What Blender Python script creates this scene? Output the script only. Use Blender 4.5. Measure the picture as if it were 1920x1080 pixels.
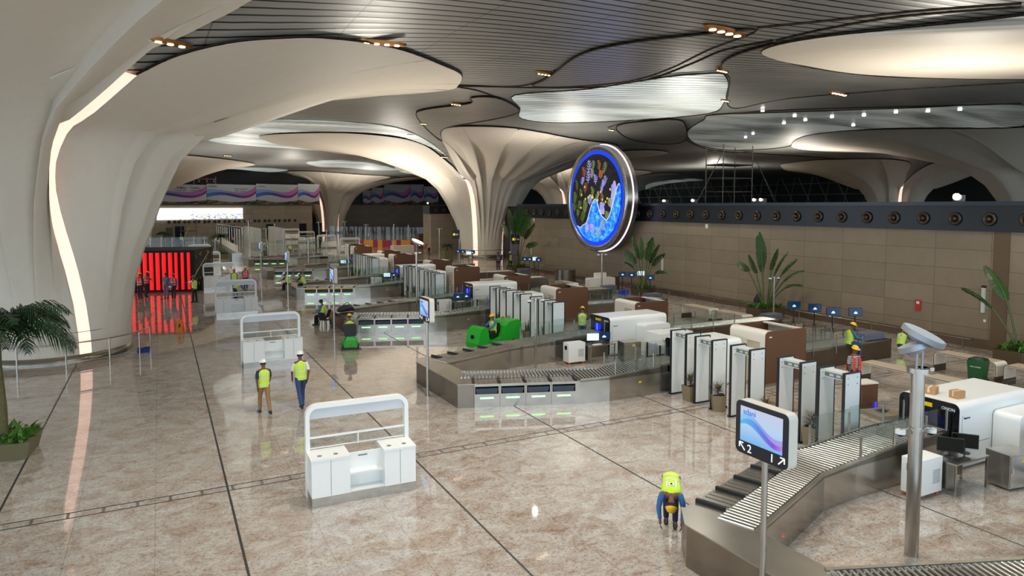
import bpy, math, random
from mathutils import Vector, Matrix
from mathutils.geometry import delaunay_2d_cdt
R = random.Random(7)
PI = math.pi
C = bpy.context.scene.collection
for o in list(bpy.data.objects):
    bpy.data.objects.remove(o)

# ------------------------------------------------------------ camera, world, exposure
FPX, PPX, PPY, HORY, EYE = 1290.0, 960.0, 470.0, 387.0, 6.3
YAW = math.atan(660.0 / FPX)
PITCH = math.atan((PPY - HORY) / FPX)
cam_d = bpy.data.cameras.new('camera')
cam_d.sensor_width = 36.0
cam_d.lens = 36.0 * FPX / 1920.0
cam_d.shift_y = -(540.0 - PPY) / 1920.0
cam_d.clip_end = 1000
cam = bpy.data.objects.new('camera', cam_d)
C.objects.link(cam)
cam.location = (0, 0, EYE)
cam.rotation_euler = (PI / 2 - PITCH, 0, -YAW)
bpy.context.scene.camera = cam

vs = bpy.context.scene.view_settings
vs.view_transform = 'Standard'
vs.look = 'None'
vs.gamma = 1.0
vs.use_curve_mapping = False
vs.exposure = 0.0
bpy.context.scene.cycles.max_bounces = 6
bpy.context.scene.cycles.transparent_max_bounces = 16
bpy.context.scene.cycles.caustics_reflective = False
bpy.context.scene.cycles.caustics_refractive = False
bpy.context.scene.cycles.sample_clamp_indirect = 4.0

w = bpy.data.worlds.new('world')
bpy.context.scene.world = w
w.use_nodes = True
w.node_tree.nodes['Background'].inputs[0].default_value = (0.72, 0.86, 1.0, 1)
w.node_tree.nodes['Background'].inputs[1].default_value = 3.0

def lamp(kind, name, loc, energy, color=(1, 1, 1), size=0.5, target=None, spot=None, blend=.6):
    d = bpy.data.lights.new(name, kind)
    d.energy = energy
    d.color = color
    if kind == 'AREA':
        d.shape = 'DISK'
        d.size = size
    elif kind in ('POINT', 'SPOT'):
        d.shadow_soft_size = size
    if kind == 'SPOT':
        d.spot_size = spot or 1.5
        d.spot_blend = blend
    o = bpy.data.objects.new(name, d)
    C.objects.link(o)
    o.location = loc
    if target is not None:
        v = Vector(target) - Vector(loc)
        o.rotation_euler = v.to_track_quat('-Z', 'Y').to_euler()
    return o

# downward spots on a loose grid under the ceiling, for its downlights
WARM = (1.0, 0.80, 0.58)
COOL = (1.0, 0.93, 0.84)
ORDW = 'first second third fourth fifth sixth seventh eighth ninth tenth eleventh twelfth thirteenth fourteenth fifteenth sixteenth seventeenth eighteenth nineteenth twentieth twenty-first twenty-second twenty-third twenty-fourth twenty-fifth twenty-sixth twenty-seventh twenty-eighth twenty-ninth thirtieth thirty-first thirty-second thirty-third'.split()
for i, (x, y) in enumerate([(7, 10), (13, 8), (2, 12), (7, 15), (17, 13), (27, 12), (2, 24), (12, 24), (22, 24), (6, 36), (20, 36), (29, 34), (8, 50), (22, 50), (10, 66), (25, 66), (10, 84), (26, 96), (12, 108), (34, 118), (20, 128), (46, 140), (55, 60), (60, 100), (85, 90), (100, 55)]):
    lamp('SPOT', 'downlight_beam', (x, y, 12.4), 1500 if y < 20 else (1250 if y < 60 else 2200), COOL if y < 60 else WARM, .12, (x, y, 0), 2.4, .8)

# upward spots at pole and wall-top floodlights, plus loose ones added to brighten the ceiling
for (x, y, z, e) in [(11.9, 7.4, 4.4, 1500), (13.3, 38.6, 4.0, 2600), (34.5, 20.4, 7.3, 3000), (35, 40, 7.3, 2600), (35, 56, 7.3, 2600), (70, 60, 7, 5000), (90, 95, 7, 6000), (60, 110, 7, 6000), (10, 96, 4.5, 4200), (24, 76, 4.5, 4200), (2, 62, 4.5, 3000), (20, 120, 4.5, 5000), (40, 145, 4.5, 5000)]:
    lamp('SPOT', 'uplight_beam', (x, y, z), e, (1, .93, .84), 1.0, (x, y, 20), 2.75, .7)

# ------------------------------------------------------------ pixel helpers (only used to read plan positions off the photograph)
_cy, _sy, _cp, _sp = math.cos(YAW), math.sin(YAW), math.cos(PITCH), math.sin(PITCH)
FW = (_sy * _cp, _cy * _cp, -_sp)
RT = (_cy, -_sy, 0.0)
UP = (_sy * _sp, _cy * _sp, _cp)
def ray(u, v):
    a = (u - PPX) / FPX
    b = -(v - PPY) / FPX
    return [FW[i] + a * RT[i] + b * UP[i] for i in range(3)]
def at(u, v, z=0.0):
    d = ray(u, v)
    t = (z - EYE) / d[2]
    return (d[0] * t, d[1] * t)
def on_x(u, v, X):
    d = ray(u, v)
    t = X / d[0]
    return (X, d[1] * t, EYE + d[2] * t)

COLS = [(-4.2, 35), (36.5, 79), (77, 35), (36.5, 167), (-4.2, 124), (77, 124), (118, 79), (118, 167), (40, -6)]
def Zc(x, y):
    z = 13.6
    for c in COLS:
        z -= 5.2 * math.exp(-((x - c[0]) ** 2 + (y - c[1]) ** 2) / 121.0)
    return z
def on_ceiling(u, v):
    d = ray(u, v)
    t = 3.0
    while t < 330:
        t += 0.5
        if EYE + d[2] * t > Zc(d[0] * t, d[1] * t):
            lo, hi = t - 0.5, t
            for _ in range(8):
                m = (lo + hi) / 2
                if EYE + d[2] * m > Zc(d[0] * m, d[1] * m): hi = m
                else: lo = m
            return (d[0] * hi, d[1] * hi)
    return (d[0] * t, d[1] * t)

# ------------------------------------------------------------ object helpers
def tag(o, label=None, cat=None, group=None, kind=None):
    if label: o['label'] = label
    if cat: o['category'] = cat
    if group: o['group'] = group
    if kind: o['kind'] = kind
    return o
def empty(name, loc=(0, 0, 0), rz=0.0, label=None, cat=None, group=None):
    o = bpy.data.objects.new(name, None)
    C.objects.link(o)
    o.location = loc
    o.rotation_euler = (0, 0, rz)
    o.empty_display_size = .2
    return tag(o, label, cat, group)
KIDS = {}
def dup(root, loc, rz=None, label=None, group=None):
    r = root.copy()
    C.objects.link(r)
    r.location = loc
    if rz is not None: r.rotation_euler = (0, 0, rz)
    if label: r['label'] = label
    if group: r['group'] = group
    def rec(src, dst):
        for ch in KIDS.get(src.name, []):
            c = ch.copy()
            C.objects.link(c)
            c.parent = dst
            KIDS.setdefault(dst.name, []).append(c)
            rec(ch, c)
    rec(root, r)
    return r

class MB:
    def __init__(s):
        s.v, s.f, s.sm, s.uv = [], [], [], None
    def add(s, vs_, fs_, smooth=False):
        n = len(s.v)
        s.v += [tuple(p) for p in vs_]
        for f in fs_:
            s.f.append(tuple(i + n for i in f))
            s.sm.append(smooth)
        return s
    def box(s, x0, x1, y0, y1, z0, z1):
        return s.add([(x0, y0, z0), (x1, y0, z0), (x1, y1, z0), (x0, y1, z0), (x0, y0, z1), (x1, y0, z1), (x1, y1, z1), (x0, y1, z1)],
                     [(0, 3, 2, 1), (4, 5, 6, 7), (0, 1, 5, 4), (1, 2, 6, 5), (2, 3, 7, 6), (3, 0, 4, 7)])
    def obox(s, p, q, w, z0, z1):
        "box along the plan segment p-q, width w"
        d = Vector((q[0] - p[0], q[1] - p[1]))
        if d.length < 1e-6: return s
        n = Vector((-d.y, d.x)).normalized() * (w / 2)
        P = [(p[0] - n.x, p[1] - n.y), (q[0] - n.x, q[1] - n.y), (q[0] + n.x, q[1] + n.y), (p[0] + n.x, p[1] + n.y)]
        return s.prism(P, z0, z1)
    def prism(s, poly, z0, z1):
        n = len(poly)
        za = z0 if isinstance(z0, (list, tuple)) else [z0] * n
        zb = z1 if isinstance(z1, (list, tuple)) else [z1] * n
        vs_ = [(p[0], p[1], za[i]) for i, p in enumerate(poly)] + [(p[0], p[1], zb[i]) for i, p in enumerate(poly)]
        fs_ = [tuple(range(n - 1, -1, -1)), tuple(range(n, 2 * n))] + [(i, (i + 1) % n, n + (i + 1) % n, n + i) for i in range(n)]
        return s.add(vs_, fs_)
    def strip(s, A, B, z0, zA, zB=None):
        "a solid band between plan polylines A and B, from z0 up to the height lists"
        zB = zB or zA
        for i in range(len(A) - 1):
            s.prism([A[i], A[i + 1], B[i + 1], B[i]], z0, [zA[i], zA[i + 1], zB[i + 1], zB[i]])
        return s
    def cyl(s, p, q, r0, r1=None, n=12, caps=True):
        r1 = r0 if r1 is None else r1
        p, q = Vector(p), Vector(q)
        d = (q - p)
        if d.length < 1e-7: return s
        d.normalize()
        a = d.orthogonal().normalized()
        b = d.cross(a)
        vs_ = []
        for c, r in ((p, r0), (q, r1)):
            for i in range(n):
                t = 2 * PI * i / n
                vs_.append(c + a * (math.cos(t) * r) + b * (math.sin(t) * r))
        s.add(vs_, [(i, (i + 1) % n, n + (i + 1) % n, n + i) for i in range(n)], True)
        if caps:
            s.add([vs_[i] for i in range(n)], [tuple(range(n - 1, -1, -1))])
            s.add([vs_[n + i] for i in range(n)], [tuple(range(n))])
        return s
    def tube(s, pts, r, n=8, closed=False):
        pts = [Vector(p) for p in pts]
        m = len(pts)
        rr = r if isinstance(r, (list, tuple)) else [r] * m
        vs_ = []
        pa = None
        for i in range(m):
            if closed: d = pts[(i + 1) % m] - pts[i - 1]
            else: d = pts[min(i + 1, m - 1)] - pts[max(i - 1, 0)]
            if d.length < 1e-9: d = Vector((0, 0, 1))
            d.normalize()
            if pa is None: a = d.orthogonal().normalized()
            else:
                a = pa - d * pa.dot(d)
                a = a.normalized() if a.length > 1e-6 else d.orthogonal().normalized()
            pa = a
            b = d.cross(a)
            for k in range(n):
                t = 2 * PI * k / n
                vs_.append(pts[i] + a * (math.cos(t) * rr[i]) + b * (math.sin(t) * rr[i]))
        fs_ = []
        for i in range(m if closed else m - 1):
            j = (i + 1) % m
            fs_ += [(i * n + k, i * n + (k + 1) % n, j * n + (k + 1) % n, j * n + k) for k in range(n)]
        s.add(vs_, fs_, True)
        if not closed:
            s.add(vs_[:n], [tuple(range(n - 1, -1, -1))])
            s.add(vs_[-n:], [tuple(range(n))])
        return s
    def lathe(s, prof, c=(0, 0, 0), n=24, sy=1.0):
        vs_ = []
        for (r, z) in prof:
            for i in range(n):
                t = 2 * PI * i / n
                vs_.append((c[0] + r * math.cos(t), c[1] + r * sy * math.sin(t), c[2] + z))
        fs_ = []
        for j in range(len(prof) - 1):
            fs_ += [(j * n + i, j * n + (i + 1) % n, (j + 1) * n + (i + 1) % n, (j + 1) * n + i) for i in range(n)]
        return s.add(vs_, fs_, True)
    def loft(s, rings, n=12, caps=True):
        "rings: (centre, axis_u, axis_v) with axes already scaled"
        vs_ = []
        for c, u, v in rings:
            c, u, v = Vector(c), Vector(u), Vector(v)
            for i in range(n):
                t = 2 * PI * i / n
                vs_.append(c + u * math.cos(t) + v * math.sin(t))
        fs_ = []
        for j in range(len(rings) - 1):
            fs_ += [(j * n + i, j * n + (i + 1) % n, (j + 1) * n + (i + 1) % n, (j + 1) * n + i) for i in range(n)]
        s.add(vs_, fs_, True)
        if caps:
            s.add(vs_[:n], [tuple(range(n - 1, -1, -1))], True)
            s.add(vs_[-n:], [tuple(range(n))], True)
        return s
    def ball(s, c, r, n=10, sc=(1, 1, 1)):
        rings = []
        m = n // 2 + 2
        for j in range(1, m):
            t = PI * j / m
            rings.append(((c[0], c[1], c[2] - r * sc[2] * math.cos(t)), (r * sc[0] * math.sin(t), 0, 0), (0, r * sc[1] * math.sin(t), 0)))
        return s.loft(rings, n)
    def rslab(s, O, U, V, N, wu, wv, th, rad, corners=(1, 1, 1, 1), seg=6):
        "rounded slab: origin O, unit axes U,V,N, size wu x wv, thickness th along N; corners = lower-left, lower-right, upper-right, upper-left"
        O, U, V, N = Vector(O), Vector(U), Vector(V), Vector(N)
        P = []
        cs = [(0, 0, PI, 0), (wu, 0, 1.5 * PI, 1), (wu, wv, 0, 2), (0, wv, .5 * PI, 3)]
        for (x, y, a0, k) in cs:
            if not corners[k]:
                P.append((x, y)); continue
            cx = rad if x == 0 else wu - rad
            cz = rad if y == 0 else wv - rad
            for i in range(seg + 1):
                a = a0 + .5 * PI * i / seg
                P.append((cx + rad * math.cos(a), cz + rad * math.sin(a)))
        n = len(P)
        vs_ = [O + U * x + V * y for x, y in P] + [O + U * x + V * y + N * th for x, y in P]
        fl = U.cross(V).dot(N) > 0
        f1, f2 = tuple(range(n)), tuple(range(n, 2 * n))
        fs_ = [f1[::-1], f2] if fl else [f1, f2[::-1]]
        for i in range(n):
            q = (i, (i + 1) % n, n + (i + 1) % n, n + i)
            fs_.append(q if fl else q[::-1])
        return s.add(vs_, fs_)
    def frame(s, O, U, V, N, wu, wv, th, rad, bar, seg=8, bottom=True):
        "open rounded frame of bar width; bottom False leaves the lower side open"
        O, U, V, N = Vector(O), Vector(U), Vector(V), Vector(N)
        def ring(ins):
            P = []
            r = max(rad - ins, .005)
            for (sx, sy, a0) in ((0, 0, PI), (1, 0, 1.5 * PI), (1, 1, 0), (0, 1, .5 * PI)):
                if sy == 0 and not bottom:
                    P.append((ins if sx == 0 else wu - ins, 0)); continue
                cx = ins + r if sx == 0 else wu - ins - r
                cz = ins + r if sy == 0 else wv - ins - r
                for i in range(seg + 1):
                    a = a0 + .5 * PI * i / seg
                    P.append((cx + r * math.cos(a), cz + r * math.sin(a)))
            return P
        A, B = ring(0), ring(bar)
        n = len(A)
        vs_ = []
        for off in (0, th):
            for P in (A, B):
                vs_ += [O + U * x + V * y + N * off for x, y in P]
        fs_ = []
        for i in range(n):
            j = (i + 1) % n
            if not bottom and i == 0: continue
            fs_ += [(i, j, n + j, n + i), (2 * n + j, 2 * n + i, 3 * n + i, 3 * n + j), (j, i, 2 * n + i, 2 * n + j), (n + i, n + j, 3 * n + j, 3 * n + i)]
        return s.add(vs_, fs_)
    def build(s, name, mat, parent=None, loc=None, rz=None):
        me = bpy.data.meshes.new(name)
        me.from_pydata(s.v, [], s.f)
        me.polygons.foreach_set('use_smooth', s.sm)
        me.validate()
        me.update()
        if mat is not None:
            me.materials.append(mat)
        o = bpy.data.objects.new(name, me)
        C.objects.link(o)
        if parent is not None:
            o.parent = parent
            KIDS.setdefault(parent.name, []).append(o)
        if loc is not None: o.location = loc
        if rz is not None: o.rotation_euler = (0, 0, rz)
        return o
X1, Y1, Z1 = (1, 0, 0), (0, 1, 0), (0, 0, 1)

def put_mesh(me, name, parent=None, loc=None):
    o = bpy.data.objects.new(name, me)
    C.objects.link(o)
    if parent is not None:
        o.parent = parent
        KIDS.setdefault(parent.name, []).append(o)
    if loc is not None: o.location = loc
    return o

# ------------------------------------------------------------ materials
def lin(c):
    return tuple(((x / 255.0) / 12.92 if x / 255.0 <= .04045 else ((x / 255.0 + .055) / 1.055) ** 2.4) for x in c) + (1.0,)
MATS = {}
def mat(name, rgb, rough=.5, metal=0.0, emit=None, es=1.0, noise=0.0, nscale=8.0, spec=None, alpha=None, bump=0.0):
    if name in MATS: return MATS[name]
    m = bpy.data.materials.new(name)
    m.use_nodes = True
    nt = m.node_tree
    b = nt.nodes['Principled BSDF']
    b.inputs['Base Color'].default_value = lin(rgb)
    b.inputs['Roughness'].default_value = rough
    b.inputs['Metallic'].default_value = metal
    if spec is not None: b.inputs['Specular IOR Level'].default_value = spec
    if emit is not None:
        b.inputs['Emission Color'].default_value = lin(emit)
        b.inputs['Emission Strength'].default_value = es
    if noise or bump:
        tc = nt.nodes.new('ShaderNodeTexCoord')
        nz = nt.nodes.new('ShaderNodeTexNoise')
        nz.inputs['Scale'].default_value = nscale
        nz.inputs['Detail'].default_value = 5
        nt.links.new(tc.outputs['Object'], nz.inputs['Vector'])
        if noise:
            mx = nt.nodes.new('ShaderNodeMix')
            mx.data_type = 'RGBA'
            mx.inputs['A'].default_value = lin([max(0, c * (1 - noise)) for c in rgb])
            mx.inputs['B'].default_value = lin([min(255, c * (1 + noise)) for c in rgb])
            nt.links.new(nz.outputs['Fac'], mx.inputs['Factor'])
            nt.links.new(mx.outputs['Result'], b.inputs['Base Color'])
        if bump:
            bp = nt.nodes.new('ShaderNodeBump')
            bp.inputs['Strength'].default_value = bump
            nt.links.new(nz.outputs['Fac'], bp.inputs['Height'])
            nt.links.new(bp.outputs['Normal'], b.inputs['Normal'])
    if alpha is not None:
        b.inputs['Alpha'].default_value = alpha
    MATS[name] = m
    return m
class NT:
    "tiny node-graph helper"
    def __init__(s, name):
        s.m = bpy.data.materials.new(name)
        s.m.use_nodes = True
        s.nt = s.m.node_tree
        s.b = s.nt.nodes['Principled BSDF']
        MATS[name] = s.m
    def n(s, typ, **kw):
        nd = s.nt.nodes.new(typ)
        for k, v in kw.items():
            if k in nd.inputs.keys(): nd.inputs[k].default_value = v
            else: setattr(nd, k, v)
        return nd
    def l(s, a, b): s.nt.links.new(a, b)
    def math(s, op, a, b=None, c=None, clamp=False):
        nd = s.nt.nodes.new('ShaderNodeMath')
        nd.operation = op
        nd.use_clamp = clamp
        for i, x in enumerate((a, b, c)):
            if x is None: continue
            if isinstance(x, (int, float)): nd.inputs[i].default_value = x
            else: s.l(x, nd.inputs[i])
        return nd.outputs[0]
    def mix(s, fac, a, b):
        nd = s.nt.nodes.new('ShaderNodeMix')
        nd.data_type = 'RGBA'
        for k, x in (('Factor', fac), ('A', a), ('B', b)):
            if isinstance(x, (int, float, tuple)): nd.inputs[k].default_value = x
            else: s.l(x, nd.inputs[k])
        return nd.outputs['Result']
    def ramp(s, fac, stops):
        nd = s.nt.nodes.new('ShaderNodeValToRGB')
        cr = nd.color_ramp
        while len(cr.elements) < len(stops): cr.elements.new(.5)
        for e, (p, c) in zip(cr.elements, stops):
            e.position = p
            e.color = c
        s.l(fac, nd.inputs[0])
        return nd.outputs[0]

def m_floor():
    g = NT('polished_granite')
    geo = g.n('ShaderNodeNewGeometry')
    sep = g.n('ShaderNodeSeparateXYZ')
    g.l(geo.outputs['Position'], sep.inputs[0])
    x, y = sep.outputs[0], sep.outputs[1]
    mp = g.n('ShaderNodeMapping')
    mp.inputs['Scale'].default_value = (1.0, 1.25, 1)
    mp.inputs['Rotation'].default_value = (0, 0, .35)
    g.l(geo.outputs['Position'], mp.inputs[0])
    big = g.n('ShaderNodeTexNoise', Scale=1.7, Detail=9.0, Roughness=.74, Distortion=.8)
    fine = g.n('ShaderNodeTexNoise', Scale=13.0, Detail=7.0, Roughness=.78, Distortion=.5)
    speck = g.n('ShaderNodeTexNoise', Scale=26.0, Detail=3.0, Roughness=.7)
    for t in (big, fine, speck): g.l(mp.outputs[0], t.inputs['Vector'])
    base = g.ramp(big.outputs['Fac'], [(.38, lin((204, 202, 196))), (.51, lin((190, 181, 171))), (.63, lin((168, 148, 132))), (.75, lin((126, 106, 93)))])
    f2 = g.ramp(fine.outputs['Fac'], [(.36, lin((150, 134, 122))), (.48, lin((236, 232, 228))), (.75, lin((255, 253, 250)))])
    mul = g.n('ShaderNodeMix', data_type='RGBA', blend_type='MULTIPLY')
    mul.inputs['Factor'].default_value = .8
    g.l(base, mul.inputs['A']); g.l(f2, mul.inputs['B'])
    sp = g.ramp(speck.outputs['Fac'], [(.33, (.25, .23, .22, 1)), (.42, (1, 1, 1, 1))])
    mul2 = g.n('ShaderNodeMix', data_type='RGBA', blend_type='MULTIPLY')
    mul2.inputs['Factor'].default_value = .85
    g.l(mul.outputs['Result'], mul2.inputs['A']); g.l(sp, mul2.inputs['B'])
    def line(c, off, per, wd):
        a = g.math('SUBTRACT', c, off)
        a = g.math('DIVIDE', a, per)
        a = g.math('FRACT', a)
        a = g.math('SUBTRACT', a, .5)
        a = g.math('ABSOLUTE', a)
        a = g.math('MULTIPLY', a, per)
        return g.math('GREATER_THAN', a, per / 2 - wd)
    j1 = line(x, 1.18, 4.31, .024)
    j2 = line(x, 1.18, 1.4367, .006)
    j3 = line(y, 16.3, 1.42, .006)
    # drain channel: two dark lines across the hall every lane module
    yy = g.math('SUBTRACT', y, 16.28)
    d1 = g.math('LESS_THAN', g.math('ABSOLUTE', g.math('SUBTRACT', g.math('ABSOLUTE', yy), .14)), .022)
    slotp = g.math('LESS_THAN', g.math('FRACT', g.math('MULTIPLY', x, 1.6)), .10)
    d2 = g.math('MULTIPLY', g.math('LESS_THAN', g.math('ABSOLUTE', yy), .14), slotp)
    tot = g.math('MAXIMUM', g.math('MAXIMUM', j1, d1), g.math('MULTIPLY', d2, .7))
    thin = g.math('MAXIMUM', j2, j3)
    c1 = g.mix(g.math('MULTIPLY', thin, .45), mul2.outputs['Result'], lin((90, 78, 68)))
    c2 = g.mix(tot, c1, lin((34, 30, 28)))
    g.l(c2, g.b.inputs['Base Color'])
    rn = g.n('ShaderNodeTexNoise', Scale=.6, Detail=3.0)
    g.l(geo.outputs['Position'], rn.inputs['Vector'])
    ro = g.math('MULTIPLY_ADD', rn.outputs['Fac'], .05, .015)
    ro = g.math('ADD', ro, g.math('MULTIPLY', tot, .5))
    g.l(ro, g.b.inputs['Roughness'])
    g.b.inputs['Specular IOR Level'].default_value = 1.0
    return g.m

def m_slats(name, c_slat, c_gap, emit=0.0, ecol=(235, 245, 240), rough=.36, metal=.4, pitch=.5):
    g = NT(name)
    geo = g.n('ShaderNodeNewGeometry')
    sep = g.n('ShaderNodeSeparateXYZ')
    g.l(geo.outputs['Position'], sep.inputs[0])
    x, y = sep.outputs[0], sep.outputs[1]
    dx = g.math('SUBTRACT', x, 8.0)
    q = g.math('MULTIPLY', g.math('MULTIPLY', dx, dx), .009)
    wv = g.math('SINE', g.math('ADD', g.math('MULTIPLY', x, .11), g.math('MULTIPLY', y, .05)))
    ph = g.math('ADD', g.math('ADD', y, q), g.math('MULTIPLY', wv, 1.6))
    fr = g.math('FRACT', g.math('MULTIPLY', ph, 1.0 / pitch))
    gap = g.math('LESS_THAN', fr, .21)
    fr2 = g.math('FRACT', g.math('MULTIPLY', ph, 2.0 / pitch))
    fine = g.math('LESS_THAN', fr2, .12)
    nz = g.n('ShaderNodeTexNoise', Scale=.22, Detail=4.0)
    mp = g.n('ShaderNodeMapping')
    mp.inputs['Scale'].default_value = (1, 3.5, 1)
    g.l(geo.outputs['Position'], mp.inputs[0]); g.l(mp.outputs[0], nz.inputs['Vector'])
    base = g.mix(nz.outputs['Fac'], lin([c * .86 for c in c_slat]), lin([min(255, c * 1.12) for c in c_slat]))
    c1 = g.mix(g.math('MULTIPLY', fine, .15), base, lin(c_gap))
    sx = g.math('LESS_THAN', g.math('FRACT', g.math('MULTIPLY', g.math('ADD', x, g.math('MULTIPLY', y, .12)), .22)), .012)
    c1 = g.mix(g.math('MULTIPLY', sx, .5), c1, lin(c_gap))
    col = g.mix(gap, c1, lin(c_gap))
    g.l(col, g.b.inputs['Base Color'])
    g.b.inputs['Metallic'].default_value = metal
    g.b.inputs['Roughness'].default_value = rough
    bp = g.n('ShaderNodeBump', Strength=.35, Distance=.05)
    tri = g.math('ABSOLUTE', g.math('SUBTRACT', fr, .58))
    g.l(g.math('SUBTRACT', 1.0, tri), bp.inputs['Height'])
    g.l(bp.outputs['Normal'], g.b.inputs['Normal'])
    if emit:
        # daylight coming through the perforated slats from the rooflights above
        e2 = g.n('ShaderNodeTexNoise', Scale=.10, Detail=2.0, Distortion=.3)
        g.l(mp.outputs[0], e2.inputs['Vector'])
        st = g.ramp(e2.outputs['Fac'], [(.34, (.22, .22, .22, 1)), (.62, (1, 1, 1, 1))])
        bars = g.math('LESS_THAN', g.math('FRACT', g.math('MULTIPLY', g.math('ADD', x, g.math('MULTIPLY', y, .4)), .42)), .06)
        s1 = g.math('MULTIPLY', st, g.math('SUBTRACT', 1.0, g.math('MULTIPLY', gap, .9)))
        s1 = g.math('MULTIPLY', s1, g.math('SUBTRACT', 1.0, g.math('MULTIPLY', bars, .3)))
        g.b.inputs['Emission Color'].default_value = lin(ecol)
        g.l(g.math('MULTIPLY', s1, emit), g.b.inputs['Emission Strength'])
    return g.m

def m_stone(name, rgb, px, py, axis='y', mort=.012):
    "large stone slabs laid on a wall running along one axis, joints staggered by nothing"
    g = NT(name)
    geo = g.n('ShaderNodeNewGeometry')
    sep = g.n('ShaderNodeSeparateXYZ')
    g.l(geo.outputs['Position'], sep.inputs[0])
    a = sep.outputs[1] if axis == 'y' else sep.outputs[0]
    z = sep.outputs[2]
    row = g.math('FLOOR', g.math('DIVIDE', z, py))
    nz = g.n('ShaderNodeTexNoise', Scale=1.3, Detail=6.0, Roughness=.65)
    nf = g.n('ShaderNodeTexNoise', Scale=38.0, Detail=2.0)
    g.l(geo.outputs['Position'], nz.inputs['Vector']); g.l(geo.outputs['Position'], nf.inputs['Vector'])
    cell = g.n('ShaderNodeTexWhiteNoise', noise_dimensions='2D')
    cb = g.n('ShaderNodeCombineXYZ')
    g.l(g.math('FLOOR', g.math('DIVIDE', a, px)), cb.inputs[0]); g.l(row, cb.inputs[1])
    g.l(cb.outputs[0], cell.inputs['Vector'])
    f = g.math('ADD', g.math('MULTIPLY', nz.outputs['Fac'], .5), g.math('ADD', g.math('MULTIPLY', cell.outputs[0], .28), g.math('MULTIPLY', nf.outputs['Fac'], .35)))
    col = g.mix(f, lin([c * .80 for c in rgb]), lin([min(255, c * 1.14) for c in rgb]))
    def ln(c, per, wd):
        t = g.math('FRACT', g.math('DIVIDE', c, per))
        t = g.math('ABSOLUTE', g.math('SUBTRACT', t, .5))
        return g.math('GREATER_THAN', t, .5 - wd / per)
    j = g.math('MAXIMUM', ln(a, px, mort), ln(z, py, mort))
    g.l(g.mix(g.math('MULTIPLY', j, .55), col, lin([c * .35 for c in rgb])), g.b.inputs['Base Color'])
    g.b.inputs['Roughness'].default_value = .45
    return g.m

def m_glass(name='clear_glass', tint=(246, 250, 249), a=.12):
    m = bpy.data.materials.new(name)
    m.use_nodes = True
    nt = m.node_tree
    nt.nodes.remove(nt.nodes['Principled BSDF'])
    out = nt.nodes['Material Output']
    tr = nt.nodes.new('ShaderNodeBsdfTransparent')
    tr.inputs[0].default_value = lin(tint)
    gl = nt.nodes.new('ShaderNodeBsdfGlossy')
    gl.inputs['Roughness'].default_value = .03
    gl.inputs['Color'].default_value = (.9, .95, 1, 1)
    fr = nt.nodes.new('ShaderNodeLayerWeight')
    fr.inputs['Blend'].default_value = .25
    mu = nt.nodes.new('ShaderNodeMath')
    mu.operation = 'MULTIPLY_ADD'
    mu.inputs[1].default_value = .16
    mu.inputs[2].default_value = a * .16
    mx = nt.nodes.new('ShaderNodeMixShader')
    nt.links.new(fr.outputs['Fresnel'], mu.inputs[0])
    nt.links.new(mu.outputs[0], mx.inputs[0])
    nt.links.new(tr.outputs[0], mx.inputs[1])
    nt.links.new(gl.outputs[0], mx.inputs[2])
    nt.links.new(mx.outputs[0], out.inputs[0])
    MATS[name] = m
    return m

FLOOR = m_floor()
SLAT = m_slats('ceiling_slats', (176, 177, 172), (38, 36, 34))
SLAT2 = m_slats('ceiling_slats_dark', (168, 167, 160), (32, 30, 28))
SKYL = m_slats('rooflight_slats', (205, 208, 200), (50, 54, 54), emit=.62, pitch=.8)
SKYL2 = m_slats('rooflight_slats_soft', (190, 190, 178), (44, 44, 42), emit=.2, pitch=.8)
PLASTER = mat('cream_plaster', (226, 217, 200), .55, noise=.02, nscale=3)
SEAM = mat('bronze_seam', (52, 36, 22), .45, .6)
STRIP = mat('pink_led_strip', (255, 225, 210), .5, emit=(255, 204, 182), es=1.2)
STONE = m_stone('beige_stone_slabs', (140, 124, 101), 2.45, .87)
STONE_X = m_stone('beige_stone_slabs_end', (150, 136, 118), 2.45, 1.1, 'x')
STEEL = mat('brushed_steel', (178, 174, 166), .22, .92, noise=.10, nscale=2.2, bump=.02)
STEELD = mat('dark_brushed_steel', (138, 131, 120), .24, .9, noise=.12, nscale=2.0)
CHROME = mat('roller_chrome', (205, 203, 196), .22, .9)
BLACK = mat('matt_black', (20, 21, 23), .5)
BLACKG = mat('gloss_black', (10, 12, 16), .12)
DARK = mat('dark_recess', (16, 16, 18), .7)
WHITE = mat('white_lacquer', (236, 238, 234), .28)
WHITEW = mat('warm_white_shell', (232, 226, 212), .35)
PANELW = mat('detector_panel_white', (226, 230, 226), .45, noise=.015, nscale=6)
BROWN = mat('brown_veneer', (98, 66, 42), .6, noise=.08, nscale=24)
GLASS = m_glass()
GLASSD = m_glass('smoked_glass', (200, 212, 214), .2)
GREENLED = mat('green_led', (150, 255, 170), .5, emit=(120, 255, 130), es=3.2)
SKIN = mat('brown_skin', (112, 72, 50), .55)
# ============================================================ THE HALL
b = MB(); b.box(-60, 135, -14, 200, -.3, 0)
tag(b.build('floor', FLOOR), kind='structure')

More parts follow.
